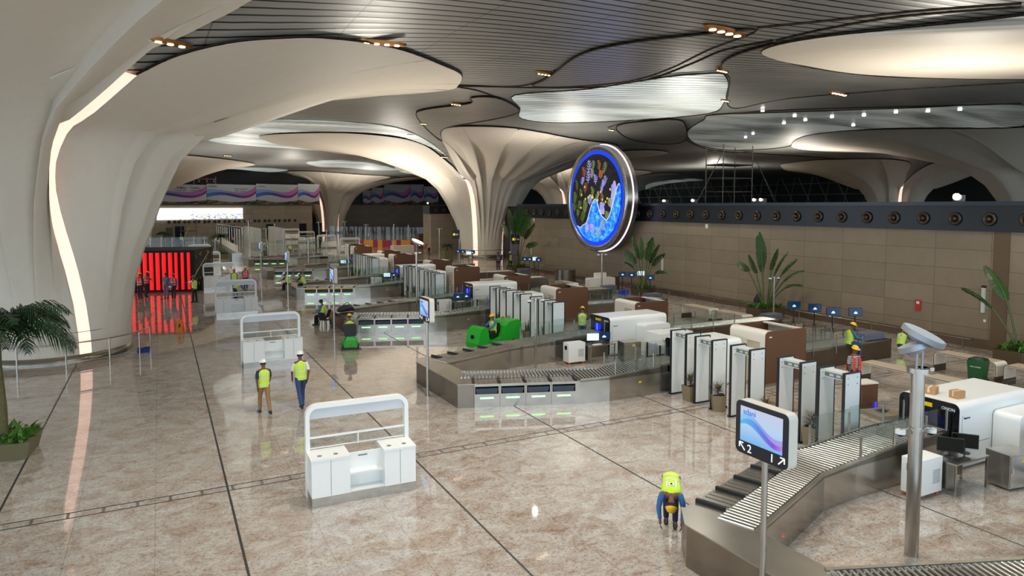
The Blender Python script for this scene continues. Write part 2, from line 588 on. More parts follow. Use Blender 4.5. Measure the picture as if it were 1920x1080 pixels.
# ---- slatted ceiling sheet that dips towards every column
def ceiling_mesh():
    b = MB()
    x0, x1, y0, y1, st = -44, 140, -14, 200, 1.25
    nx, ny = int((x1 - x0) / st), int((y1 - y0) / st)
    idx = {}
    for j in range(ny + 1):
        for i in range(nx + 1):
            x, y = x0 + i * st, y0 + j * st
            idx[i, j] = len(b.v)
            b.v.append((x, y, Zc(x, y)))
    for j in range(ny):
        for i in range(nx):
            x, y = x0 + (i + .5) * st, y0 + (j + .5) * st
            if min((x - c[0]) ** 2 + (y - c[1]) ** 2 for c in COLS) < 46: continue
            b.f.append((idx[i, j], idx[i, j + 1], idx[i + 1, j + 1], idx[i + 1, j]))
            b.sm.append(True)
    return b
tag(ceiling_mesh().build('ceiling', SLAT), kind='structure')

def spline(P, n, closed=False):
    "Catmull-Rom through plan points, n samples per span"
    out = []
    m = len(P)
    for i in range(m if closed else m - 1):
        if closed: p0, p1, p2, p3 = P[i - 1], P[i], P[(i + 1) % m], P[(i + 2) % m]
        else: p0, p1, p2, p3 = P[max(i - 1, 0)], P[i], P[i + 1], P[min(i + 2, m - 1)]
        for k in range(n):
            t = k / n
            out.append(tuple(.5 * ((2 * p1[j]) + (-p0[j] + p2[j]) * t + (2 * p0[j] - 5 * p1[j] + 4 * p2[j] - p3[j]) * t * t + (-p0[j] + 3 * p1[j] - 3 * p2[j] + p3[j]) * t ** 3) for j in range(len(p1))))
    if not closed: out.append(tuple(P[-1]))
    return out

PROF = [(0, 0), (.004, .10), (.012, .22), (.03, .34), (.07, .49), (.13, .64), (.2, .74), (.32, .835), (.45, .893), (.57, .928), (.7, .952), (.82, .972), (.92, .988), (1, 1)]
def prof(s):
    for (a, za), (b_, zb) in zip(PROF, PROF[1:]):
        if s <= b_: return za + (zb - za) * (s - a) / (b_ - a)
    return 1.0
SS = [0, .004, .012, .03, .05, .07, .10, .13, .165, .2, .26, .32, .385, .45, .51, .57, .635, .7, .76, .82, .87, .92, .96, 1]
R0 = 2.9
def unwrap(c, P):
    out = []
    for p in P:
        a = math.atan2(p[1] - c[1], p[0] - c[0])
        if out:
            while a - out[-1] > PI: a -= 2 * PI
            while a - out[-1] < -PI: a += 2 * PI
        out.append(a)
    return out
def lobe(c, rim, name, parent, ribs=9, nspan=10, amp=.85, a0=None, a1=None, twist=None, ukeys=None, gate=None):
    P = spline(rim, nspan)
    A = unwrap(c, P)
    if a0 is None: a0 = A[0]
    if a1 is None: a1 = A[-1]
    # distribute stem angle by a mix of true angle and arc length, so ribs fan out
    L = [0]
    for p, q in zip(P, P[1:]): L.append(L[-1] + math.dist(p, q))
    n = len(P)
    cols = []
    for i in range(n):
        u = .55 * (A[i] - A[0]) / (A[-1] - A[0]) + .45 * L[i] / L[-1]
        if ukeys:
            q = i / nspan
            for (qa, ua), (qb, ub) in zip(ukeys, ukeys[1:]):
                if q <= qb + 1e-6:
                    u = ua + (ub - ua) * (q - qa) / (qb - qa); break
        cols.append((u, P[i], L[i]))
    full = []
    last_k = None
    for (u, p, li) in cols:
        k = int(u * ribs * .9999)
        fr = u * ribs - k
        if last_k is not None and k != last_k:
            full.append((u, p, 1.0, li))
        full.append((u, p, fr, li))
        last_k = k
    b = MB()
    m = len(SS)
    edges = ([], [])
    for ci, (u, p, fr, li) in enumerate(full):
        ang = a0 + (a1 - a0) * u
        er = (math.cos(ang), math.sin(ang))
        zr = Zc(*p) - .12
        dist = math.dist(p, c)
        for s in SS:
            sx, sy = c[0] + er[0] * R0, c[1] + er[1] * R0
            x, y = sx + (p[0] - sx) * s, sy + (p[1] - sy) * s
            if gate:
                wg = min(1, li / 1.2) * math.exp(-(li / 6.0) ** 2) * 6.75 * s * s * (1 - s)
                x += gate[0] * wg; y += gate[1] * wg
            z = zr * prof(s)
            r = math.dist((x, y), c)
            z = min(z, Zc(x, y) - .16) if s > .25 else z
            f0 = prof(s)
            e1 = min(1, max(0, (f0 - .12) / .38)); e2 = min(1, max(0, (.985 - f0) / .12))
            env = e1 * e1 * (3 - 2 * e1) * e2 * e2 * (3 - 2 * e2) * (min(dist, 20) / 20)
            d = -amp * (fr - .45) * env * min(1, u / .09, (1 - u) / .09)
            th = min(1, s / .25)
            x += er[0] * (-d) * (1 - th); y += er[1] * (-d) * (1 - th)
            z += d * th * .9
            if s > .25 and s < 1: z = min(z, Zc(x, y) - .16)
            if twist:
                f_ = prof(s)
                tb = math.sin(PI * f_ ** 2.1) * math.exp(-u / .16)
                x += twist[0] * tb; y += twist[1] * tb
            b.v.append((x, y, z))
        if ci == 0: edges[0].extend(b.v[-m:])
        if ci == len(full) - 1: edges[1].extend(b.v[-m:])
    for i in range(len(full) - 1):
        for k in range(m - 1):
            a = i * m + k
            b.f.append((a, a + m, a + m + 1, a + 1))
            b.sm.append(full[i + 1][2] != 1.0 or full[i][2] == 1.0)
    # unshare the crease columns: flat little riser faces, smooth skins
    o = b.build(name, PLASTER, parent)
    # bronze trim along the rim
    t = MB(); t.tube([(p[0], p[1], Zc(*p) - .10) for p in P[::2] + [P[-1]]], .035, 6)
    t.build('rim_trim', SEAM, o)
    return o, edges
def slot(E1, E2, parent, inset=.22, cut=1.0, w=1.0):
    "recessed light strip between two lobe edges"
    b = MB()
    n = len(E1)
    k0 = 0
    c = 0
    for i in range(k0, n):
        if SS[i] > cut: break
        p, q = Vector(E1[i]), Vector(E2[i])
        m_ = (p + q) / 2
        b.v += [tuple(m_ + (p - m_) * w), tuple(m_ + (q - m_) * w)]
        c += 1
    for i in range(c - 1):
        b.f.append((2 * i, 2 * i + 1, 2 * i + 3, 2 * i + 2)); b.sm.append(True)
    return b.build('light_strip', STRIP, parent)
def column(c, lobes, slots, label, name='funnel_column', ribs=9, ring=True, cut=1.0, twist=None):
    root = empty(name, (0, 0, 0), 0, label, 'column', 'white flared columns of the hall')
    E = []
    for (rim, a0, a1, *ex) in lobes:
        o, e = lobe(c, rim, 'petal', root, **({} if ex and 'ribs' in ex[0] else {'ribs': ribs}), a0=math.radians(a0) if a0 is not None else None, a1=math.radians(a1) if a1 is not None else None, twist=twist, **(ex[0] if ex else {}))
        E.append(e)
    for (i, ei, j, ej) in slots:
        slot(E[i][ei], E[j][ej], root, cut=cut)
    k = MB(); k.lathe([(R0 + .05, 0), (R0 + .05, .34), (R0 - .1, .34)], (c[0], c[1], 0), 64)
    k.build('steel_skirting', STEELD, root)
    k = MB(); k.tube([(c[0] + (R0 + .025) * math.cos(t * PI / 32), c[1] + (R0 + .025) * math.sin(t * PI / 32), 1.25) for t in range(64)], .012, 5, True)
    k.build('panel_joint', STEELD, root)
    return root
c1 = (-4.2, 35)
L1B = [(-0.55, 26.9), (0.5, 26.0), (1.5, 25.5), (2.6, 25.2), (4.0, 25.2), (5.3, 25.4), (7.1, 26.2), (9.2, 27.7), (11.6, 30.3), (14.2, 33.6), (15.5, 37.1), (15.7, 38.8), (14.4, 40.5), (12, 42), (9, 44.6), (5, 47.5), (0, 50), (-5, 50.5)]
L1A = [(-1.35, 26.3), (0.1, 25.2), (.85, 24.6), (1.6, 23.8), (2.4, 22.8), (4, 20), (5.6, 16), (5.4, 12), (2, 8.5), (-6, 7.5), (-14, 11), (-21, 17), (-25, 26), (-25, 36), (-20, 44), (-12, 50), (-5, 50.5)]
column(c1, [(L1B, -57, 92, dict(ribs=10, amp=.85, ukeys=[(0, 0), (7, .08), (9, .14), (11, .3), (12, .42), (17, 1)])), (L1A, -66, -268, dict(ribs=15, amp=.9, gate=(-2.1, -.2), ukeys=[(0, 0), (4, .05), (8, .16), (10, .3), (13, .6), (16, 1)]))], [(0, 0, 1, 0)], 'massive white flared column at the left, nearest the camera, with a railed foot', ribs=9, twist=(-1.25, -.1))
def col2_lobes(dx, dy):
    C2C = [(30.9, 73.9), (28.5, 70.5), (25.9, 66.1), (24.1, 61.8), (23.6, 58.9), (24.9, 57), (28.4, 56.3), (32.6, 57.8), (36.7, 59.7), (40.1, 61), (44, 62.5), (47, 65), (47.2, 68), (43.3, 70), (39.7, 71.7)]
    C2L = [(29.8, 73.0), (27.6, 71.3), (24.6, 68.8), (21.3, 67.4), (16.4, 67.4), (12.4, 70), (9.8, 73), (9.5, 76), (12.3, 83.2), (18.2, 88.5), (26, 94), (36, 97.5)]
    C2R = [(40.6, 71.4), (45, 70.5), (50, 69), (57, 70), (62, 75), (62, 84), (55, 92), (45, 97), (36, 97.5)]
    sh = lambda P: [(p[0] + dx, p[1] + dy) for p in P]
    return [(sh(C2C), -131, -74), (sh(C2L), -143, -268), (sh(C2R), -65, 92)]
column((36.5, 79), col2_lobes(0, 0), [(0, 0, 1, 0), (0, -1 + 2, 2, 0)], 'white flared column between the end of the stone wall and the stone-clad block behind it', ribs=7, cut=.5)
column((36.5, 167), col2_lobes(0, 88), [(0, 0, 1, 0), (0, 1, 2, 0)], 'farthest white flared column, in the middle distance left of centre', ribs=7, cut=.5)
column((-4.2, 124), [([(-14, 104), (-2, 103), (7, 108), (13.6, 118), (13, 126), (4, 138), (-8, 142)], None, None), ([(-14.6, 104), (-22, 112), (-24, 124), (-18, 137), (-8.4, 142)], None, None)], [], 'white flared column half hidden behind the nearest column', ribs=7)
column((77, 35), [([(66, 20), (62.5, 31), (59.9, 37), (58.3, 41), (57.4, 45), (59.1, 50), (64.8, 56.2), (71, 60.5), (79, 61.5), (90, 58), (98, 48)], None, None), ([(66.6, 19.6), (78, 15), (92, 20), (99, 34), (98.4, 47.4)], None, None)], [], 'white flared column rising beyond the stone wall at the right edge', ribs=8)
column((118, 79), col2_lobes(81.5, 0), [(0, 0, 1, 0), (0, 1, 2, 0)], 'white flared column seen far off above the right part of the wall', ribs=6, cut=.5)
column((77, 124), col2_lobes(40.5, 45), [(0, 0, 1, 0)], 'white flared column far behind the round artwork', ribs=6, cut=.5)
column((40, -6), [([(31, 4), (30, 10), (28.9, 14.6), (26.9, 17.8), (25.4, 20.1), (24.7, 22), (25, 23.5), (26.4, 24.3), (29, 24.8), (34.9, 24.9), (43, 22), (52, 16), (56, 4)], None, None), ([(31.4, 3.6), (30, -6), (36, -12), (48, -12), (56, 3.6)], None, None)], [], 'broad white petal of a flared column overhead at the top right', ribs=8)

# ---- ceiling panels: rooflight zones and overlapping slatted leaves, each with its bronze edge
def inside(P, x, y):
    r = False
    n = len(P)
    for i in range(n):
        (xa, ya), (xb, yb) = P[i], P[i - 1]
        if (ya > y) != (yb > y) and x < (xb - xa) * (y - ya) / (yb - ya) + xa: r = not r
    return r
TRIM_N = [0]
def leaf(px, m, drop=.08, step=1.5, n=4, trim=True):
    P = [on_ceiling(*p) for p in spline(px, n, True)]
    xs, ys = [p[0] for p in P], [p[1] for p in P]
    pts = list(P)
    x = min(xs)
    while x < max(xs):
        y = min(ys)
        while y < max(ys):
            if inside(P, x, y) and min((x - p[0]) ** 2 + (y - p[1]) ** 2 for p in P) > .2: pts.append((x, y))
            y += step
        x += step
    e = [(i, (i + 1) % len(P)) for i in range(len(P))]
    r = delaunay_2d_cdt([Vector(p) for p in pts], e, [], 1, 1e-4)
    b = MB()
    b.v = [(v.x, v.y, Zc(v.x, v.y) - drop) for v in r[0]]
    b.f = [tuple(reversed(f)) for f in r[2] if len(f) >= 3]
    b.sm = [True] * len(b.f)
    TRIM_N[0] += 1
    tag(b.build('ceiling_panel_%d' % TRIM_N[0], m), kind='structure')
    if trim: seam(P, drop, closed=True)
def seam(P, drop=.02, closed=False, r=.045):
    TRIM_N[0] += 1
    t = MB()
    rr = [max(r, .0008 * math.hypot(p[0], p[1])) for p in P]
    t.tube([(p[0], p[1], Zc(*p) - drop - .02) for p in P], rr, 5, closed)
    tag(t.build('trim_%d' % TRIM_N[0], SEAM), kind='structure')
def seam_px(px, n=5): seam([on_ceiling(*p) for p in spline(px, n)])
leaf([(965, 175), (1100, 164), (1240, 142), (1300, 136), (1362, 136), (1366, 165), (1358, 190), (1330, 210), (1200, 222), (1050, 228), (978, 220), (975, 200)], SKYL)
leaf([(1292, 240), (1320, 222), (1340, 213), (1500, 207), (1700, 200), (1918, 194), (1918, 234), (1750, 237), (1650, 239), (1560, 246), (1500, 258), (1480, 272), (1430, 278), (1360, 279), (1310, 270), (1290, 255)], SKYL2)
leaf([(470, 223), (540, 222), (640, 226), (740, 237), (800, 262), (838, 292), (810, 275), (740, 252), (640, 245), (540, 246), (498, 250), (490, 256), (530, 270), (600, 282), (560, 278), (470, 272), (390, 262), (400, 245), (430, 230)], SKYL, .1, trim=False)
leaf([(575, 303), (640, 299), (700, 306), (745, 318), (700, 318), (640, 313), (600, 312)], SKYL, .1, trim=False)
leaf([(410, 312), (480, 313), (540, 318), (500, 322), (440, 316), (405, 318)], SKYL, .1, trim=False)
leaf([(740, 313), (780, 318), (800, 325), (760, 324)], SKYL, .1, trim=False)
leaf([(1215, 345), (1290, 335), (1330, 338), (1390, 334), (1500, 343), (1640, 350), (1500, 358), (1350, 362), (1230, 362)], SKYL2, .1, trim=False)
leaf([(1040, 132), (1075, 105), (1120, 87), (1200, 72), (1290, 62), (1420, 50), (1330, 88), (1255, 125), (1180, 148), (1080, 158), (1000, 158), (1020, 146)], SLAT2, .10)
leaf([(780, 212), (800, 202), (860, 194), (885, 189), (884, 180), (930, 180), (968, 198), (968, 210), (920, 222), (850, 234), (826, 244), (828, 262), (800, 240)], SLAT2, .10)
leaf([(1155, 236), (1200, 226), (1270, 222), (1286, 236), (1284, 262), (1240, 268), (1180, 258)], SLAT2, .10)
leaf([(1352, 120), (1380, 98), (1450, 78), (1434, 92), (1500, 118), (1640, 138), (1800, 143), (1918, 145), (1918, 150), (1700, 163), (1480, 181), (1380, 200), (1362, 182), (1366, 150)], SLAT2, .10)
seam_px([(846, 160), (960, 161), (1010, 151), (1040, 131)])
seam_px([(1420, 50), (1560, 36), (1700, 21), (1915, 5)])
seam_px([(1455, 74), (1560, 50), (1700, 28), (1915, 12)])
seam_px([(846, 158), (1000, 163), (1140, 161), (1220, 147), (1300, 117), (1360, 92), (1450, 74)])
seam_px([(845, 160), (900, 170), (960, 195), (972, 207), (955, 216), (900, 226), (850, 236), (830, 246)])
seam_px([(1335, 214), (1480, 205), (1700, 199), (1915, 193)])
seam_px([(1286, 262), (1330, 280), (1420, 287), (1500, 292), (1600, 300)])
seam_px([(1140, 238), (1200, 222), (1330, 208)])
seam_px([(590, 330), (640, 325), (800, 335)])
# recessed bronze pods with downlights, each fixed on a seam
for i, (u, v, s) in enumerate([(308, 71, 1.5), (716, 75, 1.5), (1020, 134, .9), (855, 192, .8), (794, 229, .6), (520, 211, .6), (1354, 128, .9), (1360, 185, .8), (1360, 54, 2.2), (1574, 172, 1.8), (833, 292, .9), (770, 250, .6), (427, 290, 1), (1146, 241, .7)]):
    x, y = on_ceiling(u, v)
    z = Zc(x, y)
    ang = {0: .5, 1: -.1}.get(i, .2)
    where = ['over the nearest column\'s slot', 'on the rim of the nearest column\'s right petal', 'on the seam at top centre', 'on the small curl of seam left of centre', 'on the curl above the second column', 'above the left rooflight', 'on the kinked seam at top right', 'below the kinked seam at top right', 'on the long seam at the top right edge', 'on the seam above the right rooflight', 'beside the second column\'s slot', 'on the left petal of the second column', 'far left under the slatted ceiling', 'on the seam above the round artwork'][i]
    t = empty('ceiling_downlight_pod', (x, y, z - .12), ang, 'long bronze recessed downlight pod ' + where, 'light', 'bronze ceiling light pods')
    s *= .62
    b = MB(); b.loft([((0, 0, .05), (1.05 * s, 0, 0), (0, .30 * s, 0)), ((0, 0, -.05), (1.0 * s, 0, 0), (0, .27 * s, 0))], 24)
    b.build('housing', mat('bronze_pod', (150, 96, 38), .35, .7), t)
    for k in (-1.5, -.5, .5, 1.5):
        b = MB(); b.cyl((k * .42 * s, 0, -.07), (k * .42 * s, 0, -.04), .11 * s, n=12)
        b.build('lamp', mat('warm_lamp', (255, 236, 200), .5, emit=(255, 222, 170), es=9), t)
for i, (u, v) in enumerate([(1430, 204), (1490, 214), (1560, 216), (1620, 213), (1680, 207), (1740, 205), (1800, 202), (1470, 228), (1510, 222), (1600, 232), (1398, 255), (1412, 248)]):
    x, y = on_ceiling(u, v)
    b = MB(); b.cyl((0, 0, 0), (0, 0, .1), .13, n=10)
    tag(b.build('spot_light', mat('cool_lamp', (255, 255, 255), .5, emit=(250, 250, 255), es=8), loc=(x, y, Zc(x, y) - .2)), ORDW[i] + ' tiny spotlight of the right rooflight, upper row then lower row, left to right', 'light', 'pinpoint spotlights in the right rooflight')
for i, (u, v) in enumerate([(190, 58), (482, 92), (75, 234), (354, 229), (735, 98), (575, 150)]):
    pass

# ---- right wall with its dark ventilation band
WX = 32.3
b = MB(); b.box(WX, WX + .6, 2, 61.5, 0, 5.2)
tag(b.build('wall_right', STONE), kind='structure')
b = MB(); b.box(WX - .06, WX + .02, 2, 61.5, 0, .42)
tag(b.build('baseboard_right', mat('brown_granite_skirting', (104, 84, 66), .3, noise=.1, nscale=20)), kind='structure')
b = MB(); b.box(WX - .05, WX, 16.42, 17.05, .4, 5.2)
tag(b.build('trim_pilaster', mat('brown_pilaster', (104, 82, 58), .5, noise=.08, nscale=9)), kind='structure')
def m_louvre():
    g = NT('navy_louvre')
    geo = g.n('ShaderNodeNewGeometry'); sep = g.n('ShaderNodeSeparateXYZ')
    g.l(geo.outputs['Position'], sep.inputs[0])
    f = g.math('FRACT', g.math('MULTIPLY', sep.outputs[2], 9.0))
    gp = g.math('LESS_THAN', f, .3)
    pv = g.math('LESS_THAN', g.math('FRACT', g.math('MULTIPLY', g.math('ADD', sep.outputs[1], sep.outputs[0]), .66)), .03)
    g.l(g.mix(g.math('MAXIMUM', gp, pv), lin((15, 18, 25)), lin((5, 6, 8))), g.b.inputs['Base Color'])
    g.b.inputs['Roughness'].default_value = .35
    return g.m
LOUV = m_louvre()
b = MB(); b.box(WX - .12, WX + .6, 2, 61.5, 5.2, 6.34)
tag(b.build('trim_vent_band', LOUV), kind='structure')
b = MB(); b.box(WX - .3, WX + 8, 2, 61.5, 6.34, 6.52)
tag(b.build('trim_wall_cap', mat('navy_cap', (36, 44, 58), .3)), kind='structure')
noz = MB()
noz.lathe([(.05, -.02), (.27, -.02), (.30, .03), (.27, .07), (.19, .09), (.16, .02), (.05, .0)], n=24)
noz.lathe([(.001, .16), (.07, .14), (.11, .06), (.11, 0)], n=16)
nz0 = noz.build('air_nozzle', mat('dark_bronze_nozzle', (74, 62, 50), .35, .6))
nz0.rotation_euler = (0, -PI / 2, 0)
tag(nz0, 'first round air nozzle from the right in the navy band above the stone wall', 'vent', 'air nozzles in the navy band')
nz0.location = (WX - .14, 14.3, 5.74)
for k in range(1, 32):
    o = nz0.copy(); C.objects.link(o); o.location = (WX - .14, 14.3 + 1.46 * k, 5.74); o['label'] = ORDW[k] + ' round air nozzle from the right in the navy band above the stone wall'
# handrail on the wall foot
t = empty('bumper_rail', (0, 0, 0), 0, 'low grey steel bumper rail running along the foot of the long stone wall', 'rail')
b = MB(); b.tube([(31.6, 17.4, .45), (31.6, 60, .45)], .045, 8); b.build('rail', STEELD, t)
for k in range(20):
    b = MB(); b.cyl((31.6, 17.8 + k * 2.2, 0), (31.6, 17.8 + k * 2.2, .45), .03, n=6); b.build('post', STEELD, t)

# wall end return, far block, far end wall, left backdrop
b = MB(); b.box(WX, 62, 87, 87.8, 0, 5.3)
tag(b.build('wall_block', STONE_X), kind='structure')
b = MB(); b.box(WX - .2, 62, 86.9, 87.9, 5.3, 6.4); tag(b.build('trim_block_band', LOUV), kind='structure')
b = MB(); b.box(WX, WX + .6, 87.8, 90, 0, 5.3); tag(b.build('wall_block_side', STONE), kind='structure')
b = MB(); b.box(WX - .05, WX + .6, 87.9, 90, 5.3, 6.4); tag(b.build('trim_block_side_band', LOUV), kind='structure')
for k in range(10):
    o = nz0.copy(); C.objects.link(o); o.rotation_euler = (PI / 2, 0, 0); o.location = (WX + .7 + 1.15 * k, 86.86, 5.85)
    o['label'] = ORDW[k] + ' dark air nozzle from the left in the far stone block\'s band'; o['group'] = 'air nozzles on the far block'
# the end wall is angled across the hall
EA, EB = Vector((-60, 110.5)), Vector((30, 155.5))
ed = (EB - EA).normalized(); en = Vector((-ed.y, ed.x))
EROT = math.atan2(ed.y, ed.x)
def epos(u, v, off=0.0):
    "where a pixel's ray meets the end wall: distance along it and height"
    d = ray(u, v)
    # solve (t*d.xy - EA) . n = -off
    t = (EA.x * en.x + EA.y * en.y - off) / (d[0] * en.x + d[1] * en.y)
    p = Vector((d[0] * t, d[1] * t))
    return ((p - EA).dot(ed), EYE + d[2] * t)
def endbox(name, s0, s1, z0, z1, m, off=.05, th=.1, parent=None):
    b = MB(); b.box(s0, s1, -th - off, -off, z0, z1)
    o = b.build(name, m, parent)
    if parent is None:
        o.location = (EA.x, EA.y, 0); o.rotation_euler = (0, 0, EROT)
    return o
ELEN = (EB - EA).length
STONE_E = m_stone('end_wall_stone', (168, 154, 134), 3.4, 1.15, 'x')
o = endbox('wall_back', 0, ELEN, 0, 6.7, STONE_E, off=-.6, th=.6); tag(o, kind='structure')
o = endbox('wall_back_upper', 0, ELEN, 6.7, 17, mat('dark_clerestory', (22, 27, 32), .5), off=-.9, th=.5); tag(o, kind='structure')
b = MB(); b.box(20, 134, 178, 178.6, 0, 6.7); tag(b.build('wall_back_right', STONE_X), kind='structure')
b = MB(); b.box(20, 134, 178.2, 178.8, 6.7, 17); tag(b.build('wall_back_right_upper', MATS['dark_clerestory']), kind='structure')
b = MB(); b.box(29.4, 30.0, 156, 178, 0, 15); tag(b.build('wall_back_return', STONE), kind='structure')
o = endbox('trim_back_ledge', 0, ELEN, 6.5, 6.75, mat('ledge', (96, 96, 96), .5), off=-.1, th=.3); tag(o, kind='structure')
# far right: dark glazed front of the hall beyond the wall, with raking truss bars
b = MB(); b.box(134, 135, -14, 200, 0, 17); tag(b.build('wall_far_right', mat('far_grey', (46, 50, 50), .6)), kind='structure')
t = empty('roof_truss', (0, 0, 0), 0, 'pale green raking steel truss seen far off above the stone wall', 'truss')
for k in range(40):
    y = 92 + k * 2.4
    b = MB(); b.cyl((133.2, y, 5.5), (131.5, y + (3.2 if k % 2 else -3.2), 13), .10, n=5); b.build('brace', mat('truss_green', (128, 142, 132), .5), t)
for z in (6.5, 9, 11.5):
    b = MB(); b.cyl((132.4, 88, z), (132.4, 190, z), .10, n=5); b.build('chord', MATS['truss_green'], t)
# hoarding banners on the end wall
def m_banner():
    g = NT('wave_hoarding')
    tc = g.n('ShaderNodeTexCoord'); sep = g.n('ShaderNodeSeparateXYZ')
    g.l(tc.outputs['Generated'], sep.inputs[0])
    x, z = sep.outputs[0], sep.outputs[2]
    def wave(a, f, p, c0):
        return g.math('ADD', g.math('MULTIPLY', g.math('SINE', g.math('MULTIPLY_ADD', x, f, p)), a), c0)
    col = g.ramp(z, [(0, lin((196, 200, 210))), (1, lin((222, 224, 230)))])
    hue = g.ramp(x, [(0, lin((60, 140, 214))), (.45, lin((84, 66, 168))), (1, lin((176, 58, 140)))])
    hue2 = g.ramp(x, [(0, lin((150, 196, 236))), (.5, lin((164, 140, 212))), (1, lin((214, 130, 186)))])
    def band(lo, hi, c, col):
        m_ = g.math('MULTIPLY', g.math('GREATER_THAN', z, lo), g.math('LESS_THAN', z, hi))
        return g.mix(m_, col, c)
    up = g.math('MULTIPLY', g.math('POWER', x, 5.0), .42)
    lo1 = g.math('ADD', wave(.16, 4.6, .6, .34), up); hi1 = g.math('ADD', wave(.11, 4.2, 1.1, .62), up)
    col = band(lo1, hi1, hue2, col)
    lo2 = g.math('ADD', wave(.15, 4.8, .2, .30), up); hi2 = g.math('ADD', wave(.16, 4.4, .5, .44), up)
    col = band(lo2, hi2, hue, col)
    nz = g.n('ShaderNodeTexNoise', Scale=7.0, Detail=6.0)
    g.l(tc.outputs['Generated'], nz.inputs['Vector'])
    land = g.ramp(nz.outputs['Fac'], [(.4, lin((40, 34, 30))), (.6, lin((150, 120, 84)))])
    hz = g.math('LESS_THAN', z, wave(.06, 5.0, 2.0, .16))
    col = g.mix(hz, col, land)
    g.l(col, g.b.inputs['Base Color'])
    g.b.inputs['Roughness'].default_value = .5
    return g.m
BAN = m_banner()
TXT = {}
def text(s, size, m, loc, rot, parent=None, name='lettering', ext=.004, align='LEFT', bold=False):
    cu = bpy.data.curves.new(name, 'FONT')
    cu.body = s; cu.size = size; cu.extrude = ext; cu.align_x = align
    if bold: cu.offset = size * .02
    o = bpy.data.objects.new(name, cu)
    C.objects.link(o)
    dg = bpy.context.evaluated_depsgraph_get()
    me = bpy.data.meshes.new_from_object(o.evaluated_get(dg))
    bpy.data.objects.remove(o)
    me.materials.clear(); me.materials.append(m)
    o = bpy.data.objects.new(name, me); C.objects.link(o)
    o.location = loc; o.rotation_euler = rot
    if parent is not None:
        o.parent = parent; KIDS.setdefault(parent.name, []).append(o)
    return o
PURP = mat('purple_ink', (92, 30, 96), .5)
edges_px = [(262, 388), (388, 481), (481, 559), (559, 600)]
texts = [[('90 Million', 331, 351.5, .46, True), ('Shaping India\'s', 328, 356, .38, False), ('Travellers:', 357, 351.5, .46, True), ('aviation future', 358, 356, .38, False)], [('Smart, sustainable', 440, 353, .38, False), ('airport  gateway', 440, 357, .38, False), ('Navi Mumbai', 392, 348, .3, True)], [('Navi Mumbai', 484, 348, .3, True)], []]
for i, (u0, u1) in enumerate(edges_px):
    s0, z0 = epos(u0, 383, .3); s1, z1 = epos(u1, 383, .3)
    zt = epos(u0 if i else 300, 344.5, .3)[1]
    root = endbox('hoarding_banner', s0 + .04, s1 - .04, 6.76, zt, BAN, off=.22, th=.06)
    lab = ['wide hoarding banner reading 90 Million Travellers on the end wall', 'wave-patterned hoarding banner reading Smart, sustainable airport gateway', 'third wave-patterned hoarding banner from the left on the end wall', 'narrow last hoarding banner partly hidden by the farthest column'][i]
    tag(root, lab, 'banner', 'hoarding banners on the end wall')
    for (s, u, v, sz, bd) in texts[i]:
        ss, zz = epos(u, v + 2, .3)
        text(s, sz, PURP, (ss, -.30, zz), (PI / 2, 0, 0), root, bold=bd)
def on_y(u, v, Y):
    d = ray(u, v); t = Y / d[1]
    return (d[0] * t, Y, EYE + d[2] * t)
for i, (u0, u1, vt) in enumerate([(680, 697, 357), (697, 720, 352), (720, 770, 346), (770, 795, 346), (795, 822, 350)]):
    p, q, zt = on_y(u0, 383, 177.7), on_y(u1, 383, 177.7), on_y(u1, vt, 177.7)[2]
    b = MB(); b.box(p[0], q[0] - .1, 177.5, 177.6, 6.8, zt)
    tag(b.build('hoarding_banner', BAN), ['dark narrow hoarding banner just right of the farthest column', 'second dim hoarding banner right of the farthest column', 'widest dim hoarding banner between the two distant columns', 'dim hoarding banner right of the widest one between the columns', 'dim hoarding banner cut off by the second column'][i], 'banner', 'dim hoarding banners right of the far column')
# LED wall screen
def m_ledscreen():
    g = NT('bright_led_screen')
    tc = g.n('ShaderNodeTexCoord'); sep = g.n('ShaderNodeSeparateXYZ')
    g.l(tc.outputs['Generated'], sep.inputs[0])
    nz = g.n('ShaderNodeTexNoise', Scale=9.0, Detail=4.0); mp = g.n('ShaderNodeMapping'); mp.inputs['Scale'].default_value = (3, 1, 1)
    g.l(tc.outputs['Generated'], mp.inputs[0]); g.l(mp.outputs[0], nz.inputs['Vector'])
    x, z = sep.outputs[0], sep.outputs[2]
    pic = g.ramp(nz.outputs['Fac'], [(.38, lin((150, 120, 220))), (.46, lin((120, 170, 90))), (.52, lin((255, 255, 255))), (.58, lin((255, 255, 255))), (.64, lin((240, 170, 80)))])
    k = g.math('MULTIPLY', g.math('GREATER_THAN', x, .36), g.math('LESS_THAN', z, .48))
    col = g.mix(k, (1, 1, 1, 1), pic)
    g.l(col, g.b.inputs['Emission Color']); g.b.inputs['Emission Strength'].default_value = 1.6
    g.b.inputs['Base Color'].default_value = (0, 0, 0, 1)
    return g.m
s0, zt = epos(294, 390.5, .2); s1, _ = epos(454.5, 391, .2); zb = epos(294, 412.5, .2)[1]
tag(endbox('video_wall', s0, s1, zb, zt, m_ledscreen(), off=.1, th=.2), 'long bright white video screen on the end wall above the row of round nozzles', 'screen')
for i in range(26):
    u = 316 + i * 9.4 + (i % 2) * 1.6
    ss, zz = epos(u, 416.5 - i * .13, 0)
    b = MB(); b.cyl((0, -.22, 0), (0, -.02, 0), .30, .26, 14)
    o = b.build('air_nozzle', mat('grey_nozzle', (52, 50, 48), .5)); o.location = (EA.x + ed.x * ss - en.x * -.02, EA.y + ed.y * ss + en.y * .02, zz); o.rotation_euler = (0, 0, EROT)
    tag(o, ORDW[i] + ' round air nozzle from the left in the row under the video screen', 'vent', 'air nozzles on the end wall')
s0, _ = epos(312, 450, .1); s1, _ = epos(324.5, 450, .1)
